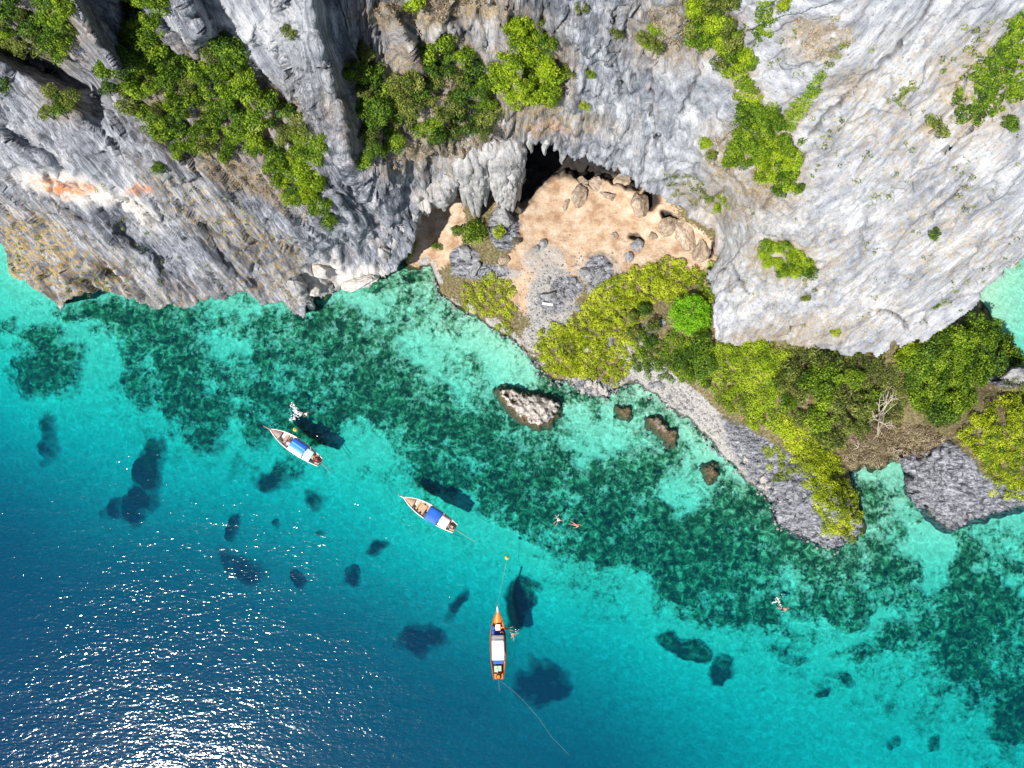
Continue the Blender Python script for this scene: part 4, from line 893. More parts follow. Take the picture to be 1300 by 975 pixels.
for a in [(812, 264, 2.3, 1.9, 2.2, MB_TAN, "big jagged boulder alone below the cave lip"), (735, 252, 2.2, 1.6, 1.5, MB_TAN, "low tan boulder farthest left in the row on the cave sand"), (758, 238, 2.6, 1.5, 1.9, MB_TAN, "broad tan boulder in the middle of the row under the cave roof"),
          (790, 232, 2.0, 1.4, 2.0, MB_TAN, "tall tan boulder wedged under the cave roof"), (808, 312, 1.3, 1.3, 1.2, MB_GREY, "smooth round grey boulder at the top of the yellow scrub"), (845, 285, 2.3, 1.6, 1.4, MB_TAN, "long low tan boulder by the right cave wall"), (742, 346, 1.1, 1.0, 1.0, MB_GREY, "grey boulder beside a long slab on the sand"),
          (760, 352, 0.75, 2.0, .8, MB_GREY, "long grey slab lying between sand and yellow scrub", None, 'G', .35, -35), (750, 368, 1.0, .9, .9, MB_GREY, "grey boulder below the long slab"), (698, 376, 1.3, .9, 1.0, MB_GREY, "dark sided boulder behind the white board"), (780, 300, .9, .7, .7, MB_TAN, "small tan rock on the open cave sand"),
          (690, 308, 1.0, .9, .8, MB_GREY, "weathered grey rock on the sand left of the cave"), (680, 316, .8, .7, .7, MB_GREY, "small grey rock beside the weathered one"), (655, 306, 1.0, .8, .9, MB_DARK, "dark rock at the edge of the cave shadow"),
          (745, 443, .9, .6, .7, MB_WHITE, "whitish rock showing through the yellow scrub"), (745, 428, .5, .4, .5, MB_WHITE, "small white stone above the whitish rock in the scrub"), (775, 432, 1.4, .6, .8, MB_GREY, "grey outcrop at the shaded inner edge of the yellow scrub"),
          (1283, 482, 2.4, 1.6, 2.2, MB_GREY, "rounded grey boulder amid scrub near the lagoon"), (1268, 392, 1.6, 1.4, 1.6, MB_TAN, "brownish rock at the edge of the pale lagoon"), (592, 318, 1.6, 1.3, 1.5, MB_GREY, "pale grey boulder under the large bush"), (605, 340, 1.8, .8, 1.0, MB_GREY, "flat grey rock on the knoll below the large bush"), (640, 330, 1.2, 1.0, 1.0, MB_TAN, "tan rock at the left edge of the sand path"),
          (872, 300, 3.4, 2.4, 2.0, MB_TAN, "broad peach coloured outcrop filling the right end of the cave"), (890, 318, 2.2, 1.8, 1.8, MB_TAN, "peach rock against the right cave wall"), (828, 300, 1.0, .8, .7, MB_TAN, "small tan rock left of the peach outcrop"), (738, 232, 1.5, 1.0, 1.3, MB_TAN, "tan block at the shadow edge under the cave roof"), (775, 250, 1.2, .9, .9, MB_TAN, "tan block between the big boulder and the roof row"), (800, 326, 1.2, .9, .8, MB_GREY, "grey rock wedged under the round grey boulder"), (718, 262, 1.0, .7, .5, MB_TAN, "flat tan stone alone on the open sand"),
          (405, 343, 2.6, 1.6, 1.8, MB_WHITE, "white smooth boulder at the cliff foot beside the hanging finger", None, 'C', .45), (398, 362, 1.7, 1.5, 1.5, MB_WHITE, "creamy boulder at the waterline below the white one", None, 'C', .4), (455, 360, 3.6, 1.3, 1.6, MB_WHITE, "long pinkish ledge boulder at the waterline of the cove", None, 'C', .4, 15)]:
    boulder(*a)
rg = np.random.default_rng(12); sh = [(815, 488), (845, 508), (878, 525), (905, 552), (935, 582), (962, 608), (985, 635)]
for k in range(46):                                    # blocks picked out along the rubble shore
    t = rg.random() * (len(sh) - 1); i = int(t); f = t - i
    a = sh[i][0] * (1 - f) + sh[i + 1][0] * f + rg.normal() * 7; b = sh[i][1] * (1 - f) + sh[i + 1][1] * f + rg.normal() * 6 - 3
    r = rg.uniform(.35, .8); m = [MB_WHITE, MB_GREY][rg.integers(2)]
    nm = "white" if m is MB_WHITE else "grey"; upper = t < 3
    boulder(a, b, r, r * rg.uniform(.6, 1), r * .7, m, f"{nm} block in the rubble along the headland shore", f"{nm} blocks along the headland shore")
for k in range(14):
    a, b = rg.uniform(738, 772), rg.uniform(483, 499)
    r = rg.uniform(.35, .7); boulder(a, b, r, r * .8, r * .7, MB_WHITE, "pale block in the small heap on the shore below the scrub", "pale blocks of the small shore heap")
for k in range(16):
    a, b = rg.uniform(672, 735), rg.uniform(352, 405)
    r = rg.uniform(.3, .75); boulder(a, b, r, r * .8, r * .7, MB_GREY, "grey stone strewn over the pale rubble path", "grey stones on the rubble path")
# fine rubble
tri = rock_mesh(90, 1)
P_ = []; F_ = []; o_ = 0
for (cx, cy, sx, sy, n) in [(860, 508, 40, 14, 420), (945, 590, 34, 16, 380), (700, 385, 20, 28, 420), (755, 490, 18, 7, 120), (680, 430, 12, 12, 120), (615, 345, 26, 8, 140), (755, 350, 18, 16, 120)]:
    ang = R(40) if cx in (860, 945) else 0
    d = rg.normal(size=(n, 2)) * [sx, sy]; a = cx + d[:, 0] * math.cos(ang) - d[:, 1] * math.sin(ang); b = cy + d[:, 0] * math.sin(ang) + d[:, 1] * math.cos(ang)
    k = inpoly(a, b, COAST); a, b = a[k], b[k]; P, N = surf('G', a, b)
    for p in P:
        r = rg.uniform(.10, .30); th = rg.random() * 6.28; c_, s_ = math.cos(th), math.sin(th)
        q_ = tri[0] * [r, r * .8, r * .6]; P_.append(np.stack([q_[:, 0] * c_ - q_[:, 1] * s_, q_[:, 0] * s_ + q_[:, 1] * c_, q_[:, 2]], 1) + p); F_.append(tri[1] + o_); o_ += len(q_)
cst = np.array(COAST[2:30], float); seg = np.linalg.norm(np.diff(cst, axis=0), axis=1); cum = np.concatenate([[0], np.cumsum(seg)])
for k in range(620):                                   # stones awash along the waterline
    t = rg.random() * cum[-1]; i = min(np.searchsorted(cum, t) - 1, len(seg) - 1) if t > 0 else 0; f = (t - cum[i]) / seg[i]
    a = cst[i] * (1 - f) + cst[i + 1] * f + rg.normal(size=2) * 5.0
    p = at(a[0], a[1], rg.uniform(-.25, .12)); r = rg.uniform(.12, .5) ** 1.2; th = rg.random() * 6.28; c_, s_ = math.cos(th), math.sin(th)
    q_ = tri[0] * [r, r * .8, r * .65]; P_.append(np.stack([q_[:, 0] * c_ - q_[:, 1] * s_, q_[:, 0] * s_ + q_[:, 1] * c_, q_[:, 2]], 1) + p); F_.append(tri[1] + o_); o_ += len(q_)
tag(mesh_obj("rubble", np.concatenate(P_), np.concatenate(F_), MB_GREY), "loose grey and white rubble strewn along the shore", "rubble", kind="stuff")

def sea_rock(name, poly, h, mat, label, seed, tilt=(0, 0)):
    """rock standing in the shallows: outline in the photograph at sea level"""
    W = at(np.array([p[0] for p in poly], float), np.array([p[1] for p in poly], float), 0.0)[:, :2]
    c = W.mean(0); L = [tuple(w - c) for w in W]
    lo = W.min(0) - c - 1.2; hi = W.max(0) - c + 1.2
    gx, gy = np.meshgrid(np.arange(lo[0], hi[0], .13), np.arange(lo[1], hi[1], .13))
    sd = sdpoly(gx + 1.1 * fbm(gx / 1.0, gy / 1.0, seed, 4), gy + 1.1 * fbm(gx / 1.0, gy / 1.0, seed + 5, 4), L)
    z = np.where(sd > 0, h * (1 - np.exp(-sd / .55)) * (.55 + .5 * fbm(gx / 2.2, gy / 2.2, seed, 2) + tilt[0] * gx + tilt[1] * gy), sd * 1.6)
    z = z + sstep(-.1, .5, sd) * (.55 * max(h, .8) * (fbm(gx / 1.3, gy / 1.3, seed + 2, 4, True) - .4)) + .15 * fbm(gx / .4, gy / .4, seed, 2)
    P = np.stack([gx, gy, np.maximum(z, -1.6)], -1)
    k = sd > -1.0; k = k[:-1, :-1] & k[:-1, 1:] & k[1:, 1:] & k[1:, :-1]
    F = grid_faces(gx.shape[1], gx.shape[0], k); V = P.reshape(-1, 3); u = np.zeros(len(V), bool); u[F.ravel()] = True; re2 = np.cumsum(u) - 1
    o = mesh_obj(name, V[u], re2[F], mat); o.location = (c[0], c[1], 0); tag(o, label, "rock"); return o
def mat_searock(name, pale=(0.62, 0.57, 0.52)):
    q = NT(name); p = q.pos(); z = q.n("ShaderNodeSeparateXYZ", {0: p}).outputs[2]
    n = q.noise(p, 1.6, 6, .68); n2 = q.noise(p, 6, 4, .6)
    dry = q.ramp(n, [(0.3, (0.12, 0.11, 0.10)), (0.45, (0.36, 0.33, 0.30)), (0.6, pale)])
    low = q.ramp(n2, [(0.3, (0.035, 0.028, 0.015)), (0.5, (0.13, 0.095, 0.05)), (0.7, (0.25, 0.19, 0.12))])
    f = q.ramp(q.math('ADD', z, q.math('MULTIPLY', q.math('SUBTRACT', n, .5), 1.2)), [(0.2, (0, 0, 0)), (0.5, (1, 1, 1))])
    return q.done(q.pbsdf(q.mix(f, low, dry), .85, q.bump(q.math('ADD', n, n2), .9, .25), .2))
M_SR = mat_searock("sea_rock"); M_SR2 = mat_searock("sea_rock_dark", (0.24, 0.185, 0.15))
sea_rock("sea_rock", [(632, 495), (648, 495), (668, 500), (690, 502), (710, 512), (706, 526), (696, 538), (676, 540), (660, 530), (642, 512)], 2.2, M_SR, "large pale and brown rock standing alone in the shallows", 3, (.06, -.02))
sea_rock("sea_rock", [(825, 533), (834, 529), (842, 538), (849, 546), (859, 548), (858, 557), (852, 564), (846, 554), (834, 545)], 1.0, M_SR2, "reddish brown double rock breaking the surface off the headland", 13)
sea_rock("sea_rock", [(899, 594), (907, 591), (910, 600), (906, 609), (900, 605)], .6, M_SR2, "small brown rock close to the headland shore", 23)
sea_rock("sea_rock", [(787, 519), (798, 518), (800, 527), (791, 529)], .12, M_SR2, "barely awash dark rock off the shore heap", 33)

# white board on the rubble
bm = bmesh.new(); bmesh.ops.create_cube(bm, size=1)
for v in bm.verts: v.co = Vector((v.co.x * 1.8, v.co.y * .42, v.co.z * .10))
bmesh.ops.bevel(bm, geom=bm.edges[:], offset=.03, segments=1)
P, _ = surf('G', np.array(695.), np.array(387.))
o = bm_obj("board", bm, mat_simple("white_board", (.8, .8, .79), .6, .1)); o.location = tuple(P + np.array([0, 0, .45])); o.rotation_euler = (R(-14), R(5), R(-8)); tag(o, "white flat board lying on the rubble path", "board")

# stone fingers hanging from the cave roof: parts of the cliff
rg = np.random.default_rng(31)
def finger(top, L, r, seed, lean=0.0, tip=.04):
    k, m = 26, 44; top = np.asarray(top, float) + np.array([0, .5, 2.2]); L = L + 2.2; g = np.random.default_rng(seed)
    t = np.linspace(0, 1, m + 1)[:, None]; a = np.linspace(0, 2 * np.pi, k, endpoint=False)[None, :]
    rr = r * np.sqrt(np.clip(t / .14, 0, 1)) * (1 - t ** 1.5) ** .75 * (1 + .30 * perlin(t * 4 + seed * 3.7, seed * 1.3, 0)) + tip * (t > 0)
    cx = top[0] + .5 * perlin(t * 1.5 + seed, 3.1, 0) ; cy = top[1] - lean * t; zz = top[2] - L * t
    fl = 1 + .38 * fbm(np.cos(a) * 1.6 + seed * 7, np.sin(a) * 1.6, zz / 7, 3, True) - .15 + .3 * perlin(np.cos(a) * 2.5, np.sin(a) * 2.5, zz / 1.3 + seed) + .12 * perlin(np.cos(a) * 6, np.sin(a) * 6, zz / .7 + seed)
    V = np.stack([cx + np.cos(a) * rr * fl, cy + np.sin(a) * rr * fl, zz + 0 * a + .35 * perlin(np.cos(a) * 2, np.sin(a) * 2, seed)], -1).reshape(-1, 3)
    i = np.arange(m)[:, None] * k + np.arange(k)[None]; i2 = np.arange(m)[:, None] * k + (np.arange(k)[None] + 1) % k
    F = np.stack([i, i2, i2 + k, i + k], -1).reshape(-1, 4); n = len(V)
    mesh_obj("stalactite", V, F, M_ROCK, cliff, False, {"paint": np.tile([.62, .12, 0], (n, 1)), "paint2": np.tile([.30, 0, 0], (n, 1)), "flow": V * [1, 1, .12]})
for i, (a, b, z0, L, r, ln) in enumerate([(584, 208, 22, 13, 1.1, 1.6), (592, 202, 23, 17, 1.5, 2.0), (601, 200, 23, 18, 1.7, 2.2), (611, 197, 23, 15, 1.4, 1.8), (620, 194, 23.5, 11, 1.3, 1.2), (629, 193, 23.5, 15, 1.4, 2.2), (638, 192, 23.5, 17.5, 1.6, 2.4), (647, 191, 23.5, 18.5, 1.5, 2.0), (655, 190, 23.5, 16, 1.2, 1.6), (659, 196, 22, 14, 1.0, 1.5),
        (605, 222, 19, 12, 1.2, 1.2), (594, 228, 18, 11, 1.0, 1.0), (636, 216, 20, 10, 1.1, 1.4), (650, 218, 19, 14, 1.2, 1.2), (643, 232, 16, 12, 1.3, .8),
        (560, 244, 16, 6.5, 1.5, .8), (549, 246, 15.5, 5, 1.3, .6), (570, 236, 17, 6, 1.3, .5), (538, 260, 13, 5, 1.0, .5), (526, 278, 11.5, 5, .9, .4),
        (378, 366, 8, 9, 1.3, 1.4), (385, 376, 6, 7, 1.0, 1.0), (512, 298, 10, 6, 1.0, .4), (502, 312, 9, 7, 1.1, .4), (488, 326, 8, 6, .9, .4), (674, 184, 24, 3, .6, .2), (692, 189, 23, 2.5, .5, .2), (714, 201, 22, 2.5, .5, .2)]):
    finger(at(a, b, z0), L, r, i + 1, ln)
# foot of the curtain
boulder(640, 280, 2.2, 1.6, 3.0, MB_GREY, "tall grey rock pedestal at the foot of the hanging stone curtain", None, 'G', .3)
boulder(655, 268, 1.4, 1.2, 2.2, MB_DARK, "dark rock in shadow behind the stone curtain pedestal", None, 'G', .3)
# ------------------------------------------------------------------ boats
def mat_wood(name, a, b):
    q = NT(name); o = q.obj(); m = q.mapping(o, (0.6, 7, 7)); n = q.noise(m, 1.5, 4, .6)
    return q.done(q.pbsdf(q.ramp(n, [(.3, a), (.7, b)]), .65, q.bump(n, .3, .02), .3))
W_PINK = mat_wood("weathered_wood", (.26, .17, .14), (.50, .38, .33)); W_DARK = mat_wood("dark_wood", (.05, .03, .02), (.13, .08, .05)); W_TAN = mat_wood("tan_wood", (.36, .22, .13), (.60, .42, .28))
P_WHITE = mat_simple("white_paint", (.78, .76, .72), .4, .12, 2); P_CREAM = mat_simple("cream_paint", (.72, .66, .52), .45, .15, 2); P_ORANGE = mat_simple("orange_paint", (.72, .24, .03), .4, .2, 2); P_REDBROWN = mat_simple("redbrown_paint", (.33, .09, .05), .5, .25, 2)
T_BLUE = mat_simple("blue_tarp", (.02, .13, .55), .5, .25, 1.5, .3); T_WHITE = mat_simple("white_tarp", (.80, .80, .80), .6, .08, 1.5, .2); T_PALE = mat_simple("paleblue_tarp", (.50, .68, .80), .5, .12, 1.5, .2)
T_PINK = mat_simple("pink_cloth", (.72, .52, .58), .8, .2, 2, .3); T_GREY = mat_simple("grey_cloth", (.30, .30, .30), .8, .2, 2, .3); T_GREEN = mat_simple("pale_green_cloth", (.42, .62, .42), .7, .2, 2, .3)
ENGINE = mat_simple("engine_metal", (.06, .06, .06), .4, .4, 6, 0, .5, .6); E_RED = mat_simple("engine_red", (.55, .05, .03), .4, .2, 5); STEEL = mat_simple("steel", (.35, .35, .36), .35, .2, 5, 0, .5, .9)
def stripes(name, cols, w):
    q = NT(name); y = q.n("ShaderNodeSeparateXYZ", {0: q.obj()}).outputs[1]
    f = q.math('ADD', q.math('MULTIPLY', y, 1.0 / w), .5)
    return q.done(q.pbsdf(q.ramp(f, cols, 'CONSTANT'), .55, q.bump(q.noise(q.obj(), 3, 3), .3, .05), .3))
S_BLUE = stripes("striped_blue_tarp", [(0, (.02, .12, .5)), (.30, (.12, .42, .76)), (.42, (.05, .25, .66)), (.54, (.10, .38, .74)), (.68, (.45, .68, .82)), (.82, (.80, .84, .86))], 2.2)
S_PINK = stripes("striped_cloth", [(0, (.75, .55, .66)), (.22, (.85, .83, .84)), (.42, (.42, .40, .42)), (.5, (.86, .84, .85)), (.7, (.72, .5, .6)), (.85, (.85, .84, .85))], 1.7)
def boxm(name, x0, x1, y0, y1, z0, z1, mat, parent, bev=.02):
    bm = bmesh.new(); bmesh.ops.create_cube(bm, size=1)
    for v in bm.verts: v.co = Vector(((x0 + x1) / 2 + v.co.x * (x1 - x0), (y0 + y1) / 2 + v.co.y * (y1 - y0), (z0 + z1) / 2 + v.co.z * (z1 - z0)))
    bmesh.ops.bevel(bm, geom=bm.edges[:], offset=bev, segments=1)
    return bm_obj(name, bm, mat, parent)
def tubem(name, pts, r, mat, parent, k=6):
    V = []; F = []
    for a, b in zip(pts[:-1], pts[1:]): tube(V, F, a, b, r, r, k)
    return mesh_obj(name, V, F, mat, parent, True)
def hb(s): return 1.22 * (1 - max(s, 0) ** 2.3) * (1 - .42 * max(-s, 0) ** 2.2) ** 1.0
def sheer(s): return .72 + .75 * max(s, 0) ** 2.6 + .25 * max(-s, 0) ** 2
def longtail(bow, stern, hullm, gunm, deckm, floorm, label, cfg):
    b = at(bow[0], bow[1], 1.6); t = at(stern[0], stern[1], .6)
    dx = b[:2] - t[:2]; L = float(np.hypot(*dx)); c = (b[:2] + t[:2]) / 2
    boat = empty("longtail_boat", (c[0], c[1], 0), math.atan2(dx[1], dx[0])); tag(boat, label, "boat", "longtail boats at anchor")
    H = L / 2; HL = H * .86                            # the hull proper, the prow post reaches beyond it
    xs = lambda s: -H + (s + 1) / 2 * (HL + H)
    S = np.linspace(-1, 1, 33); V = []; F = []; GV = []; GF = []
    for s in S:
        w = max(hb(s), .05); z = sheer(s); x = xs(s)
        V += [(x, -w, z), (x, -w * .86, .25 + .35 * max(s, 0) ** 2), (x, -w * .45, -.22 + .5 * max(s, 0) ** 3), (x, 0, -.32 + .7 * max(s, 0) ** 3), (x, w * .45, -.22 + .5 * max(s, 0) ** 3), (x, w * .86, .25 + .35 * max(s, 0) ** 2), (x, w, z)]
        V += [(x, w * .93, z), (x, w * .80, .3 + .35 * max(s, 0) ** 2), (x, w * .5, .10 + .5 * max(s, 0) ** 3), (x, -w * .5, .10 + .5 * max(s, 0) ** 3), (x, -w * .80, .3 + .35 * max(s, 0) ** 2), (x, -w * .93, z)]
    K = 13
    for i in range(32):
        for j in range(K): F.append([i * K + j, i * K + (j + 1) % K, (i + 1) * K + (j + 1) % K, (i + 1) * K + j])
    hull = mesh_obj("hull", V, F, hullm, boat, True)
    bm = bmesh.new(); bm.from_mesh(hull.data); bmesh.ops.holes_fill(bm, edges=[e for e in bm.edges if e.is_boundary]); bmesh.ops.recalc_face_normals(bm, faces=bm.faces[:]); bm.to_mesh(hull.data); bm.free()
    for sd in (-1, 1):
        V = []; F = []
        for i in range(32):
            s0, s1 = S[i], S[i + 1]
            tube(V, F, (xs(s0), sd * hb(s0) * .97, sheer(s0) + .02), (xs(s1), sd * hb(s1) * .97, sheer(s1) + .02), .085, .085, 6)
        mesh_obj("gunwale", V, F, gunm, boat, True)
    def deck(name, s0, s1, drop, mat, wf=.9, n=10):
        V = []; F = []
        for i in range(n + 1):
            s = s0 + (s1 - s0) * i / n; w = hb(s) * wf; z = sheer(s) - drop
            V += [(xs(s), -w, z), (xs(s), 0, z + .07), (xs(s), w, z), (xs(s), w, z - .05), (xs(s), -w, z - .05)]
        for i in range(n):
            for j in range(5): F.append([i * 5 + j, i * 5 + (j + 1) % 5, i * 5 + 5 + (j + 1) % 5, i * 5 + 5 + j])
        return mesh_obj(name, V, F, mat, boat)
    deck("foredeck", cfg.get("fd", .52), .985, .05, deckm); deck("stern_deck", -.99, -.84, .10, cfg.get("sternm", deckm))
    # floorboards, one by one
    for k in range(5):
        y = -.52 + k * .26
        boxm("floorboard", xs(-.82), xs(.5), y - .115, y + .115, .20, .24, floorm, boat, .01)
    for s in cfg["benches"]:
        w = hb(s) * .9; boxm("bench", xs(s) - .17, xs(s) + .17, -w, w, .50, .56, deckm, boat)
    # prow post, swept up and forward
    V = []; F = []; pts = [(xs(.93), 0, 1.2), (xs(1.0), 0, 1.55), (H * .95, 0, 2.1), (H, 0, 2.7)]
    for i in range(3): tube(V, F, pts[i], pts[i + 1], [.2, .15, .11][i], [.15, .11, .09][i], 8)
    prow = mesh_obj("prow", V, F, cfg["prowm"], boat, True)
    if cfg.get("ribbon"): tubem("ribbon", [(H * .97, 0, 2.2), (H * .99, 0, 2.45)], .17, cfg["ribbon"], boat, 8)
    # canopies
    for (nm, s0, s1, w, z, rise, mat) in cfg["canopies"]:
        V = []; F = []; nx_, ny_ = 9, 9; g = np.random.default_rng(int(L * 100))
        for i in range(nx_):
            x = xs(s0) + (xs(s1) - xs(s0)) * i / (nx_ - 1)
            for j in range(ny_):
                v = -1 + 2 * j / (ny_ - 1)
                V.append((x, v * w, z + rise * (1 - v * v) + .03 * math.sin(i * 1.57) + .015 * g.normal()))
        n = len(V); V += [(a, b_, c_ - .04) for a, b_, c_ in V]
        for i in range(nx_ - 1):
            for j in range(ny_ - 1):
                q_ = [i * ny_ + j, i * ny_ + j + 1, (i + 1) * ny_ + j + 1, (i + 1) * ny_ + j]; F.append(q_); F.append([k + n for k in q_[::-1]])
        rim = [i * ny_ for i in range(nx_)] + [(nx_ - 1) * ny_ + j for j in range(1, ny_)] + [i * ny_ + ny_ - 1 for i in range(nx_ - 2, -1, -1)] + [j for j in range(ny_ - 2, 0, -1)]
        for a, b_ in zip(rim, rim[1:] + rim[:1]): F.append([a, b_, b_ + n, a + n])
        mesh_obj(nm, V, F, mat, boat, True)
        for xx in (xs(s0) + .1, (xs(s0) + xs(s1)) / 2, xs(s1) - .1):
            for sd in (-1, 1):
                ss = (xx + H) / (HL + H) * 2 - 1; tubem("canopy_post", [(xx, sd * min(w * .95, hb(ss) * .93), .6), (xx, sd * w * .95, z + .02)], .035, W_DARK, boat)
    for (nm, s, y, lx, ly, z0, z1, mat) in cfg.get("cargo", []): boxm(nm, xs(s) - lx / 2, xs(s) + lx / 2, y - ly / 2, y + ly / 2, z0, z1, mat, boat, .05)
    # engine on its pivot with the long shaft behind
    ex = -H + .25
    eng = boxm("engine", ex - .15, ex + .75, -.28, .28, 1.0, 1.45, ENGINE, boat, .06)
    boxm("engine_cover", ex + .1, ex + .55, -.2, .22, 1.46, 1.62, cfg.get("engm", E_RED), eng, .05)
    tubem("exhaust", [(ex + .5, .2, 1.45), (ex + .5, .32, 1.8), (ex + .2, .36, 1.85)], .05, STEEL, eng)
    tubem("engine_pivot", [(ex + .2, 0, .7), (ex + .2, 0, 1.02)], .08, STEEL, eng)
    tubem("tiller", [(ex + .7, .1, 1.3), (ex + 1.7, .35, 1.35)], .03, STEEL, eng)
    tubem("propeller_shaft", [(ex - .1, 0, 1.1), (-H - 2.1, -.12, -.15)], .045, STEEL, eng)
    return boat, xs
b1, xs1 = longtail((337, 541), (407, 587), P_WHITE, P_WHITE, W_PINK, W_TAN, "white longtail boat with striped blue canopy near a swimmer's splash",
    dict(fd=.60, benches=[.40, .28, .14], prowm=W_PINK, canopies=[("canopy", -.42, .12, 1.12, 1.75, .18, S_BLUE), ("rear_canopy", -.70, -.44, .92, 1.68, .12, T_PALE)],
         cargo=[("cooler_box", .22, .35, .7, .5, .56, .95, T_PINK), ("bag", .06, .5, .4, .4, .56, .85, W_TAN), ("crate", -.78, .3, .5, .5, .5, .9, ENGINE)]))
b2, xs2 = longtail((507, 628), (578, 671), P_CREAM, P_WHITE, W_TAN, W_TAN, "cream longtail boat with plain blue canopy and striped cloth behind it",
    dict(fd=.60, benches=[.46, .34, .20, .08], prowm=P_WHITE, ribbon=T_GREY, canopies=[("canopy", -.40, .06, 1.15, 1.75, .16, T_BLUE), ("rear_canopy", -.74, -.42, .85, 1.55, .10, S_PINK)],
         cargo=[("mat", .28, -.1, 1.1, 1.1, .57, .63, W_TAN), ("bag", -.80, .25, .4, .4, .5, .9, T_GREY), ("crate", .12, .6, .5, .5, .56, .85, W_DARK)], engm=W_TAN))
b3, xs3 = longtail((631.5, 767), (633, 862), P_ORANGE, P_REDBROWN, P_ORANGE, W_DARK, "orange longtail boat with white roof tied to a yellow buoy",
    dict(fd=.60, benches=[.44, .30], prowm=P_WHITE, ribbon=E_RED, sternm=P_ORANGE, canopies=[("canopy", -.42, .14, .95, 1.75, .08, T_WHITE), ("front_canopy", .15, .27, .95, 1.65, .05, T_GREY)],
         cargo=[("white_cover", .45, 0, 1.0, .75, .57, .80, T_WHITE), ("blue_cover", .30, 0, .7, 1.7, .60, .86, T_BLUE), ("side_cover", .40, .75, .9, .4, .55, .72, T_BLUE), ("rear_cover", -.50, 0, .6, 1.5, .8, 1.1, T_BLUE), ("green_box", -.70, .1, .9, 1.1, .6, 1.05, T_GREEN), ("orange_box", -.90, 0, .7, 1.3, .75, 1.05, P_ORANGE)], engm=P_ORANGE))

# ropes and buoys
def wpt(px, py, z=.03): return tuple(at(px, py, z))
M_ROPE = mat_simple("rope", (.28, .36, .33), .9, .2, 8); M_BUOY = mat_simple("yellow_buoy", (.62, .50, .06), .5, .2, 3)
def rope(pts, label, r=.045):
    V = []; F = []
    for a, b in zip(pts[:-1], pts[1:]): tube(V, F, a, b, r, r, 5)
    tag(mesh_obj("rope", V, F, M_ROPE, None, True), label, "rope")
rope([wpt(631.5, 768, 2.0), wpt(634, 755, 1.2), wpt(637, 742, .5), wpt(640, 728, .06), wpt(643, 712, .05)], "pale mooring rope from the orange boat's bow to the buoy", .03)
rope([wpt(634, 864, .6), wpt(640, 868, .06), wpt(655, 880, .04), wpt(668, 893, .04), wpt(684, 912, .04), wpt(700, 935, .03), wpt(722, 958, .03)], "pale rope trailing on the water behind the orange boat", .012)
rope([wpt(408, 588, .4), wpt(414, 594, .05), wpt(420, 602, .03)], "short rope off the stern of the striped blue canopy boat", .035)
rope([wpt(579, 672, .4), wpt(590, 680, .05), wpt(604, 688, .03)], "short rope off the stern of the plain blue canopy boat", .035)
def buoy(px, py, r, mat, label):
    p = at(px, py, 0); t = empty("buoy", tuple(p)); tag(t, label, "buoy")
    bm = bmesh.new(); bmesh.ops.create_uvsphere(bm, u_segments=14, v_segments=9, radius=r)
    for v in bm.verts: v.co.z = v.co.z * .8 + r * .35
    bm_obj("float", bm, mat, t, True)
    V = []; F = []; n = 14
    for i in range(n):
        a, b = i * 2 * math.pi / n, (i + 1) * 2 * math.pi / n; tube(V, F, (math.cos(a) * r, math.sin(a) * r, r * .35), (math.cos(b) * r, math.sin(b) * r, r * .35), r * .16, r * .16, 6)
    mesh_obj("band", V, F, M_ROPE, t, True); tubem("eye", [(0, 0, r), (0, 0, r * 1.5)], r * .18, STEEL, t)
buoy(643.5, 708, .30, M_BUOY, "yellow mooring buoy at the end of the orange boat's bow rope")
buoy(375, 545.5, .34, M_BUOY, "small ring shaped yellow buoy beside the striped blue canopy boat")

# ------------------------------------------------------------------ people
def mat_skin(name, c): return mat_simple(name, c, .5, .12, 6)
SKIN = mat_skin("skin", (.52, .30, .21)); SKIN2 = mat_skin("skin_tan", (.36, .19, .12)); HAIR = mat_simple("hair", (.02, .015, .012), .5, .3, 10)
C_RED = mat_simple("red_cloth", (.62, .05, .06), .7, .15, 5); C_WHITE = mat_simple("white_cloth", (.82, .82, .80), .7, .08, 5); C_NAVY = mat_simple("navy_cloth", (.03, .04, .10), .7, .2, 5); C_CORAL = mat_simple("coral_cloth", (.80, .22, .20), .7, .15, 5)
def skin_mesh(name, V, E, Rr, mat, parent, sub=1):
    me = bpy.data.meshes.new(name); me.from_pydata([tuple(v) for v in V], E, []); me.update(); me.materials.append(mat)
    o = bpy.data.objects.new(name, me); COL.objects.link(o); o.parent = parent
    sk = o.modifiers.new("skin", 'SKIN'); sk.use_smooth_shade = True
    lay = me.skin_vertices[0] if len(me.skin_vertices) else None
    if lay is None:
        bm = bmesh.new(); bm.from_mesh(me); bm.verts.layers.skin.verify(); bm.to_mesh(me); bm.free(); lay = me.skin_vertices[0]
    for i, r in enumerate(Rr):
        lay.data[i].radius = (r, r) if not isinstance(r, tuple) else r; lay.data[i].use_root = (i == 0)
    o.modifiers.new("sub", 'SUBSURF').levels = sub; o.modifiers["sub"].render_levels = sub
    return o
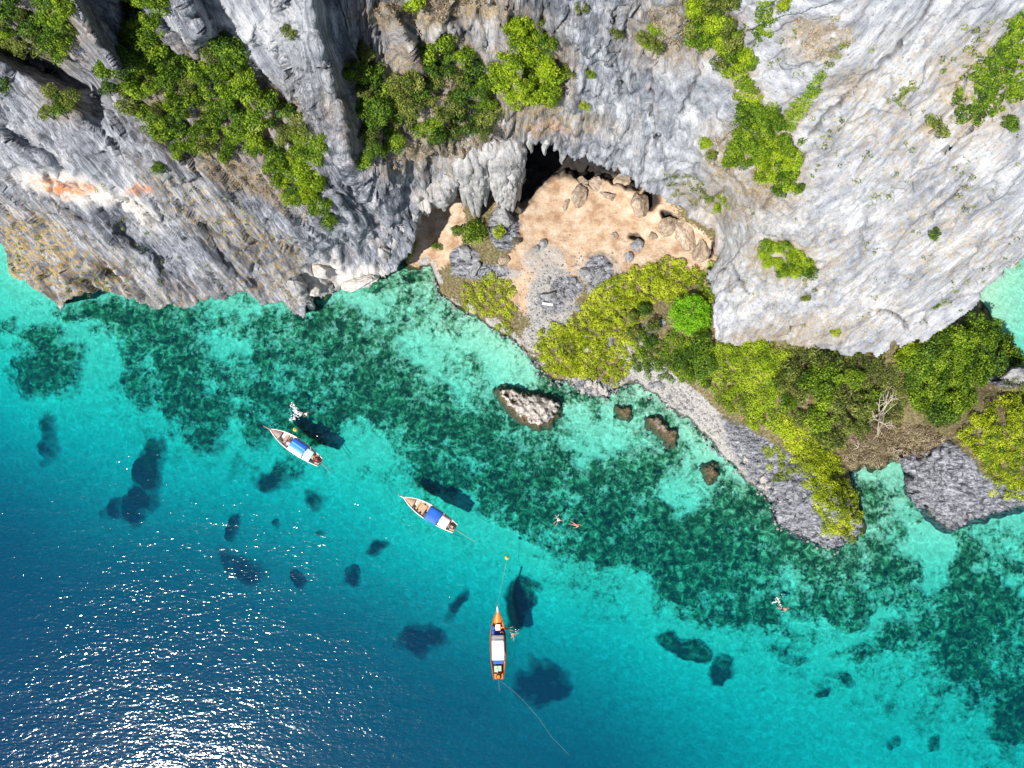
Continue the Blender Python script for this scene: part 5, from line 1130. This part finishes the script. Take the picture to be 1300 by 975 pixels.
POSES = {  # local frame: +x where the head points, z up; joints of a 1.7 m figure
 "prone": dict(pel=(0, 0, 0), spi=(.22, 0, .02), che=(.42, 0, .02), nec=(.56, 0, .04), hea=(.70, 0, .07), top=(.80, 0, .08), lsh=(.47, .19, .02), lel=(.66, .36, -.04), lwr=(.86, .30, -.10), rsh=(.47, -.19, .02), rel=(.30, -.42, -.06), rwr=(.10, -.50, -.14), lhi=(-.06, .10, 0), lkn=(-.46, .16, -.08), lan=(-.86, .20, -.10), lto=(-1.02, .22, -.12), rhi=(-.06, -.10, 0), rkn=(-.44, -.20, -.12), ran=(-.82, -.30, -.06), rto=(-.98, -.34, -.08)),
 "float": dict(pel=(0, 0, -.10), spi=(.20, 0, -.04), che=(.38, 0, 0), nec=(.50, 0, .06), hea=(.60, 0, .16), top=(.68, 0, .24), lsh=(.43, .19, .0), lel=(.50, .46, -.04), lwr=(.62, .68, -.04), rsh=(.43, -.19, 0), rel=(.48, -.46, -.04), rwr=(.58, -.68, -.04), lhi=(-.06, .10, -.12), lkn=(-.34, .24, -.32), lan=(-.62, .20, -.5), lto=(-.76, .22, -.56), rhi=(-.06, -.10, -.12), rkn=(-.36, -.22, -.30), ran=(-.66, -.2, -.46), rto=(-.80, -.2, -.52)),
 "sit": dict(pel=(0, 0, .10), spi=(-.02, 0, .32), che=(0, 0, .52), nec=(.02, 0, .66), hea=(.05, 0, .80), top=(.05, 0, .92), lsh=(0, .19, .58), lel=(.10, .26, .34), lwr=(.32, .18, .22), rsh=(0, -.19, .58), rel=(.08, -.27, .34), rwr=(.30, -.18, .22), lhi=(.04, .10, .08), lkn=(.46, .13, .14), lan=(.48, .13, -.30), lto=(.64, .14, -.33), rhi=(.04, -.10, .08), rkn=(.46, -.13, .14), ran=(.50, -.13, -.30), rto=(.66, -.14, -.33)),
}
def person(loc, rz, pose, skin, cloth, shirt, label, parent_note=None):
    J = {k: np.array(v, float) for k, v in POSES[pose].items()}
    t = empty("person", loc, rz); tag(t, label, "person")
    names = ["pel", "spi", "che", "nec", "hea", "top", "lsh", "lel", "lwr", "rsh", "rel", "rwr", "lhi", "lkn", "lan", "lto", "rhi", "rkn", "ran", "rto"]
    V = [J[n] for n in names]; I = {n: i for i, n in enumerate(names)}
    E = [(I[a], I[b]) for a, b in ["pel spi", "spi che", "che nec", "nec hea", "hea top", "che lsh", "lsh lel", "lel lwr", "che rsh", "rsh rel", "rel rwr", "pel lhi", "lhi lkn", "lkn lan", "lan lto", "pel rhi", "rhi rkn", "rkn ran", "ran rto"] for a, b in [("%s %s" % (a, b)).split()]] if False else [(I[p.split()[0]], I[p.split()[1]]) for p in ["pel spi", "spi che", "che nec", "nec hea", "hea top", "che lsh", "lsh lel", "lel lwr", "che rsh", "rsh rel", "rel rwr", "pel lhi", "lhi lkn", "lkn lan", "lan lto", "pel rhi", "rhi rkn", "rkn ran", "ran rto"]]
    Rr = [.135, .125, .145, .058, .098, .075, .075, .048, .034, .075, .048, .034, .09, .062, .042, .032, .09, .062, .042, .032]
    for w, el in (("lwr", "lel"), ("rwr", "rel")):       # palm and five fingers
        d = J[w] - J[el]; d /= np.linalg.norm(d); side = np.cross(d, [0, 0, 1]); side /= np.linalg.norm(side) + 1e-9
        palm = len(V); V.append(J[w] + d * .08); E.append((I[w], palm)); Rr.append(.036)
        for k, (o_, ln) in enumerate([(-.03, .07), (-.01, .085), (.012, .08), (.032, .065)]):
            V.append(J[w] + d * (.10 + ln) + side * o_ * 1.4 + np.array([0, 0, -.015])); E.append((palm, len(V) - 1)); Rr.append(.009)
        V.append(J[w] + d * .09 + side * -.065); E.append((palm, len(V) - 1)); Rr.append(.011)
    skin_mesh("body", V, E, Rr, skin, t)
    # hair cap over the crown and back of the head
    bm = bmesh.new(); bmesh.ops.create_uvsphere(bm, u_segments=12, v_segments=8, radius=.118)
    ax = J["top"] - J["hea"]; ax /= np.linalg.norm(ax)
    for v in bm.verts: v.co = Vector(tuple(J["hea"] + ax * .05 + np.array(v.co[:]) * [1, .95, 1] + np.array([0, 0, .012])))
    bm_obj("hair", bm, HAIR, t, True)
    skin_mesh("shorts", [J["pel"], J["spi"] * .45 + J["pel"] * .55, J["lhi"], J["lhi"] * .55 + J["lkn"] * .45, J["rhi"], J["rhi"] * .55 + J["rkn"] * .45], [(0, 1), (0, 2), (2, 3), (0, 4), (4, 5)], [.15, .14, .105, .092, .105, .092], cloth, t)
    if shirt:
        skin_mesh("shirt", [J["che"], J["spi"], J["spi"] * .5 + J["pel"] * .5, J["lsh"], J["lsh"] * .5 + J["lel"] * .5, J["rsh"], J["rsh"] * .5 + J["rel"] * .5], [(0, 1), (1, 2), (0, 3), (3, 4), (0, 5), (5, 6)], [.16, .14, .145, .09, .066, .09, .066], shirt, t)
    return t
def swimmer(px, py, rz, pose, skin, cloth, shirt, label):
    p = at(px, py, 0.0); person((p[0], p[1], .03), R(rz), pose, skin, cloth, shirt, label)
swimmer(386, 525, -10, "prone", SKIN2, C_NAVY, C_WHITE, "swimmer in white top kicking up a splash near the striped blue canopy boat")
swimmer(707.5, 662, 55, "float", SKIN, C_NAVY, C_WHITE, "swimmer in a white top floating over the dark reef")
swimmer(730, 666, -25, "prone", SKIN, C_CORAL, C_CORAL, "swimmer in coral red floating beside the white topped swimmer")
swimmer(994, 772, -22, "prone", SKIN, C_NAVY, None, "bare backed swimmer with a small splash at the feet")
swimmer(651, 808, 80, "float", SKIN, C_RED, C_RED, "swimmer in red with arms spread beside the orange boat")
swimmer(644, 798, 175, "prone", SKIN, C_CORAL, None, "swimmer reaching for the side of the orange boat")
def on_boat(boat, xs, s, y, z, rz, skin, cloth, shirt, label):
    p = boat.location + Matrix.Rotation(boat.rotation_euler.z, 3, 'Z') @ Vector((xs(s), y, z)); person(tuple(p), boat.rotation_euler.z + R(rz), "sit", skin, cloth, shirt, label)
on_boat(b1, xs1, -.86, -.35, .95, 0, SKIN2, C_NAVY, C_RED, "person in red shirt seated at the stern of the striped blue canopy boat")
on_boat(b1, xs1, .30, .1, .60, 180, SKIN, T_PINK, T_PINK, "person in pink seated on a bench of the striped blue canopy boat")
on_boat(b3, xs3, .34, -.6, .62, 180, SKIN, C_NAVY, C_CORAL, "person in coral seated forward in the orange boat")
# splashes: foam on the water
M_FOAM = mat_simple("foam", (.85, .88, .88), .7, .05, 4)
bmf = bmesh.new(); bmesh.ops.create_icosphere(bmf, subdivisions=1, radius=1.0); TV = np.array([v.co[:] for v in bmf.verts]); TF = np.array([[v.index for v in f.verts] for f in bmf.faces]); bmf.free()
def splash(strokes, label, seed):
    g = np.random.default_rng(seed); V = []; F = []; o = 0
    for (x0, y0, x1, y1, n, sp, r) in strokes:
        for k in range(n):
            t = g.random(); p = at(x0 + (x1 - x0) * t + g.normal() * sp, y0 + (y1 - y0) * t + g.normal() * sp, abs(g.normal()) * .06)
            rr = r * g.uniform(.4, 1.3); q_ = TV * [rr * g.uniform(.7, 2), rr, rr * .35]; a = g.random() * 6.28
            V.append(np.stack([q_[:, 0] * math.cos(a) - q_[:, 1] * math.sin(a), q_[:, 0] * math.sin(a) + q_[:, 1] * math.cos(a), q_[:, 2]], 1) + p); F.append(TF + o); o += len(TV)
    tag(mesh_obj("splash", np.concatenate(V), np.concatenate(F), M_FOAM, None, True), label, "splash", kind="stuff")
splash([(371, 513, 377, 524, 60, 1.4, .10), (377, 524, 370, 534, 45, 1.4, .09), (377, 524, 383, 526, 25, 1.0, .09), (376, 515, 380, 530, 30, 3, .06)], "white splash behind the swimmer near the striped blue canopy boat", 1)
splash([(981, 765, 988, 763, 22, .6, .08), (986, 758, 991, 768, 24, .7, .08), (986, 762, 992, 755, 16, 2.0, .05)], "small white splash at the bare backed swimmer's feet", 2)
splash([(652, 806, 658, 800, 16, 1.4, .06), (706, 655, 708, 660, 12, 1.4, .06)], "little foam around the floating swimmers", 3)
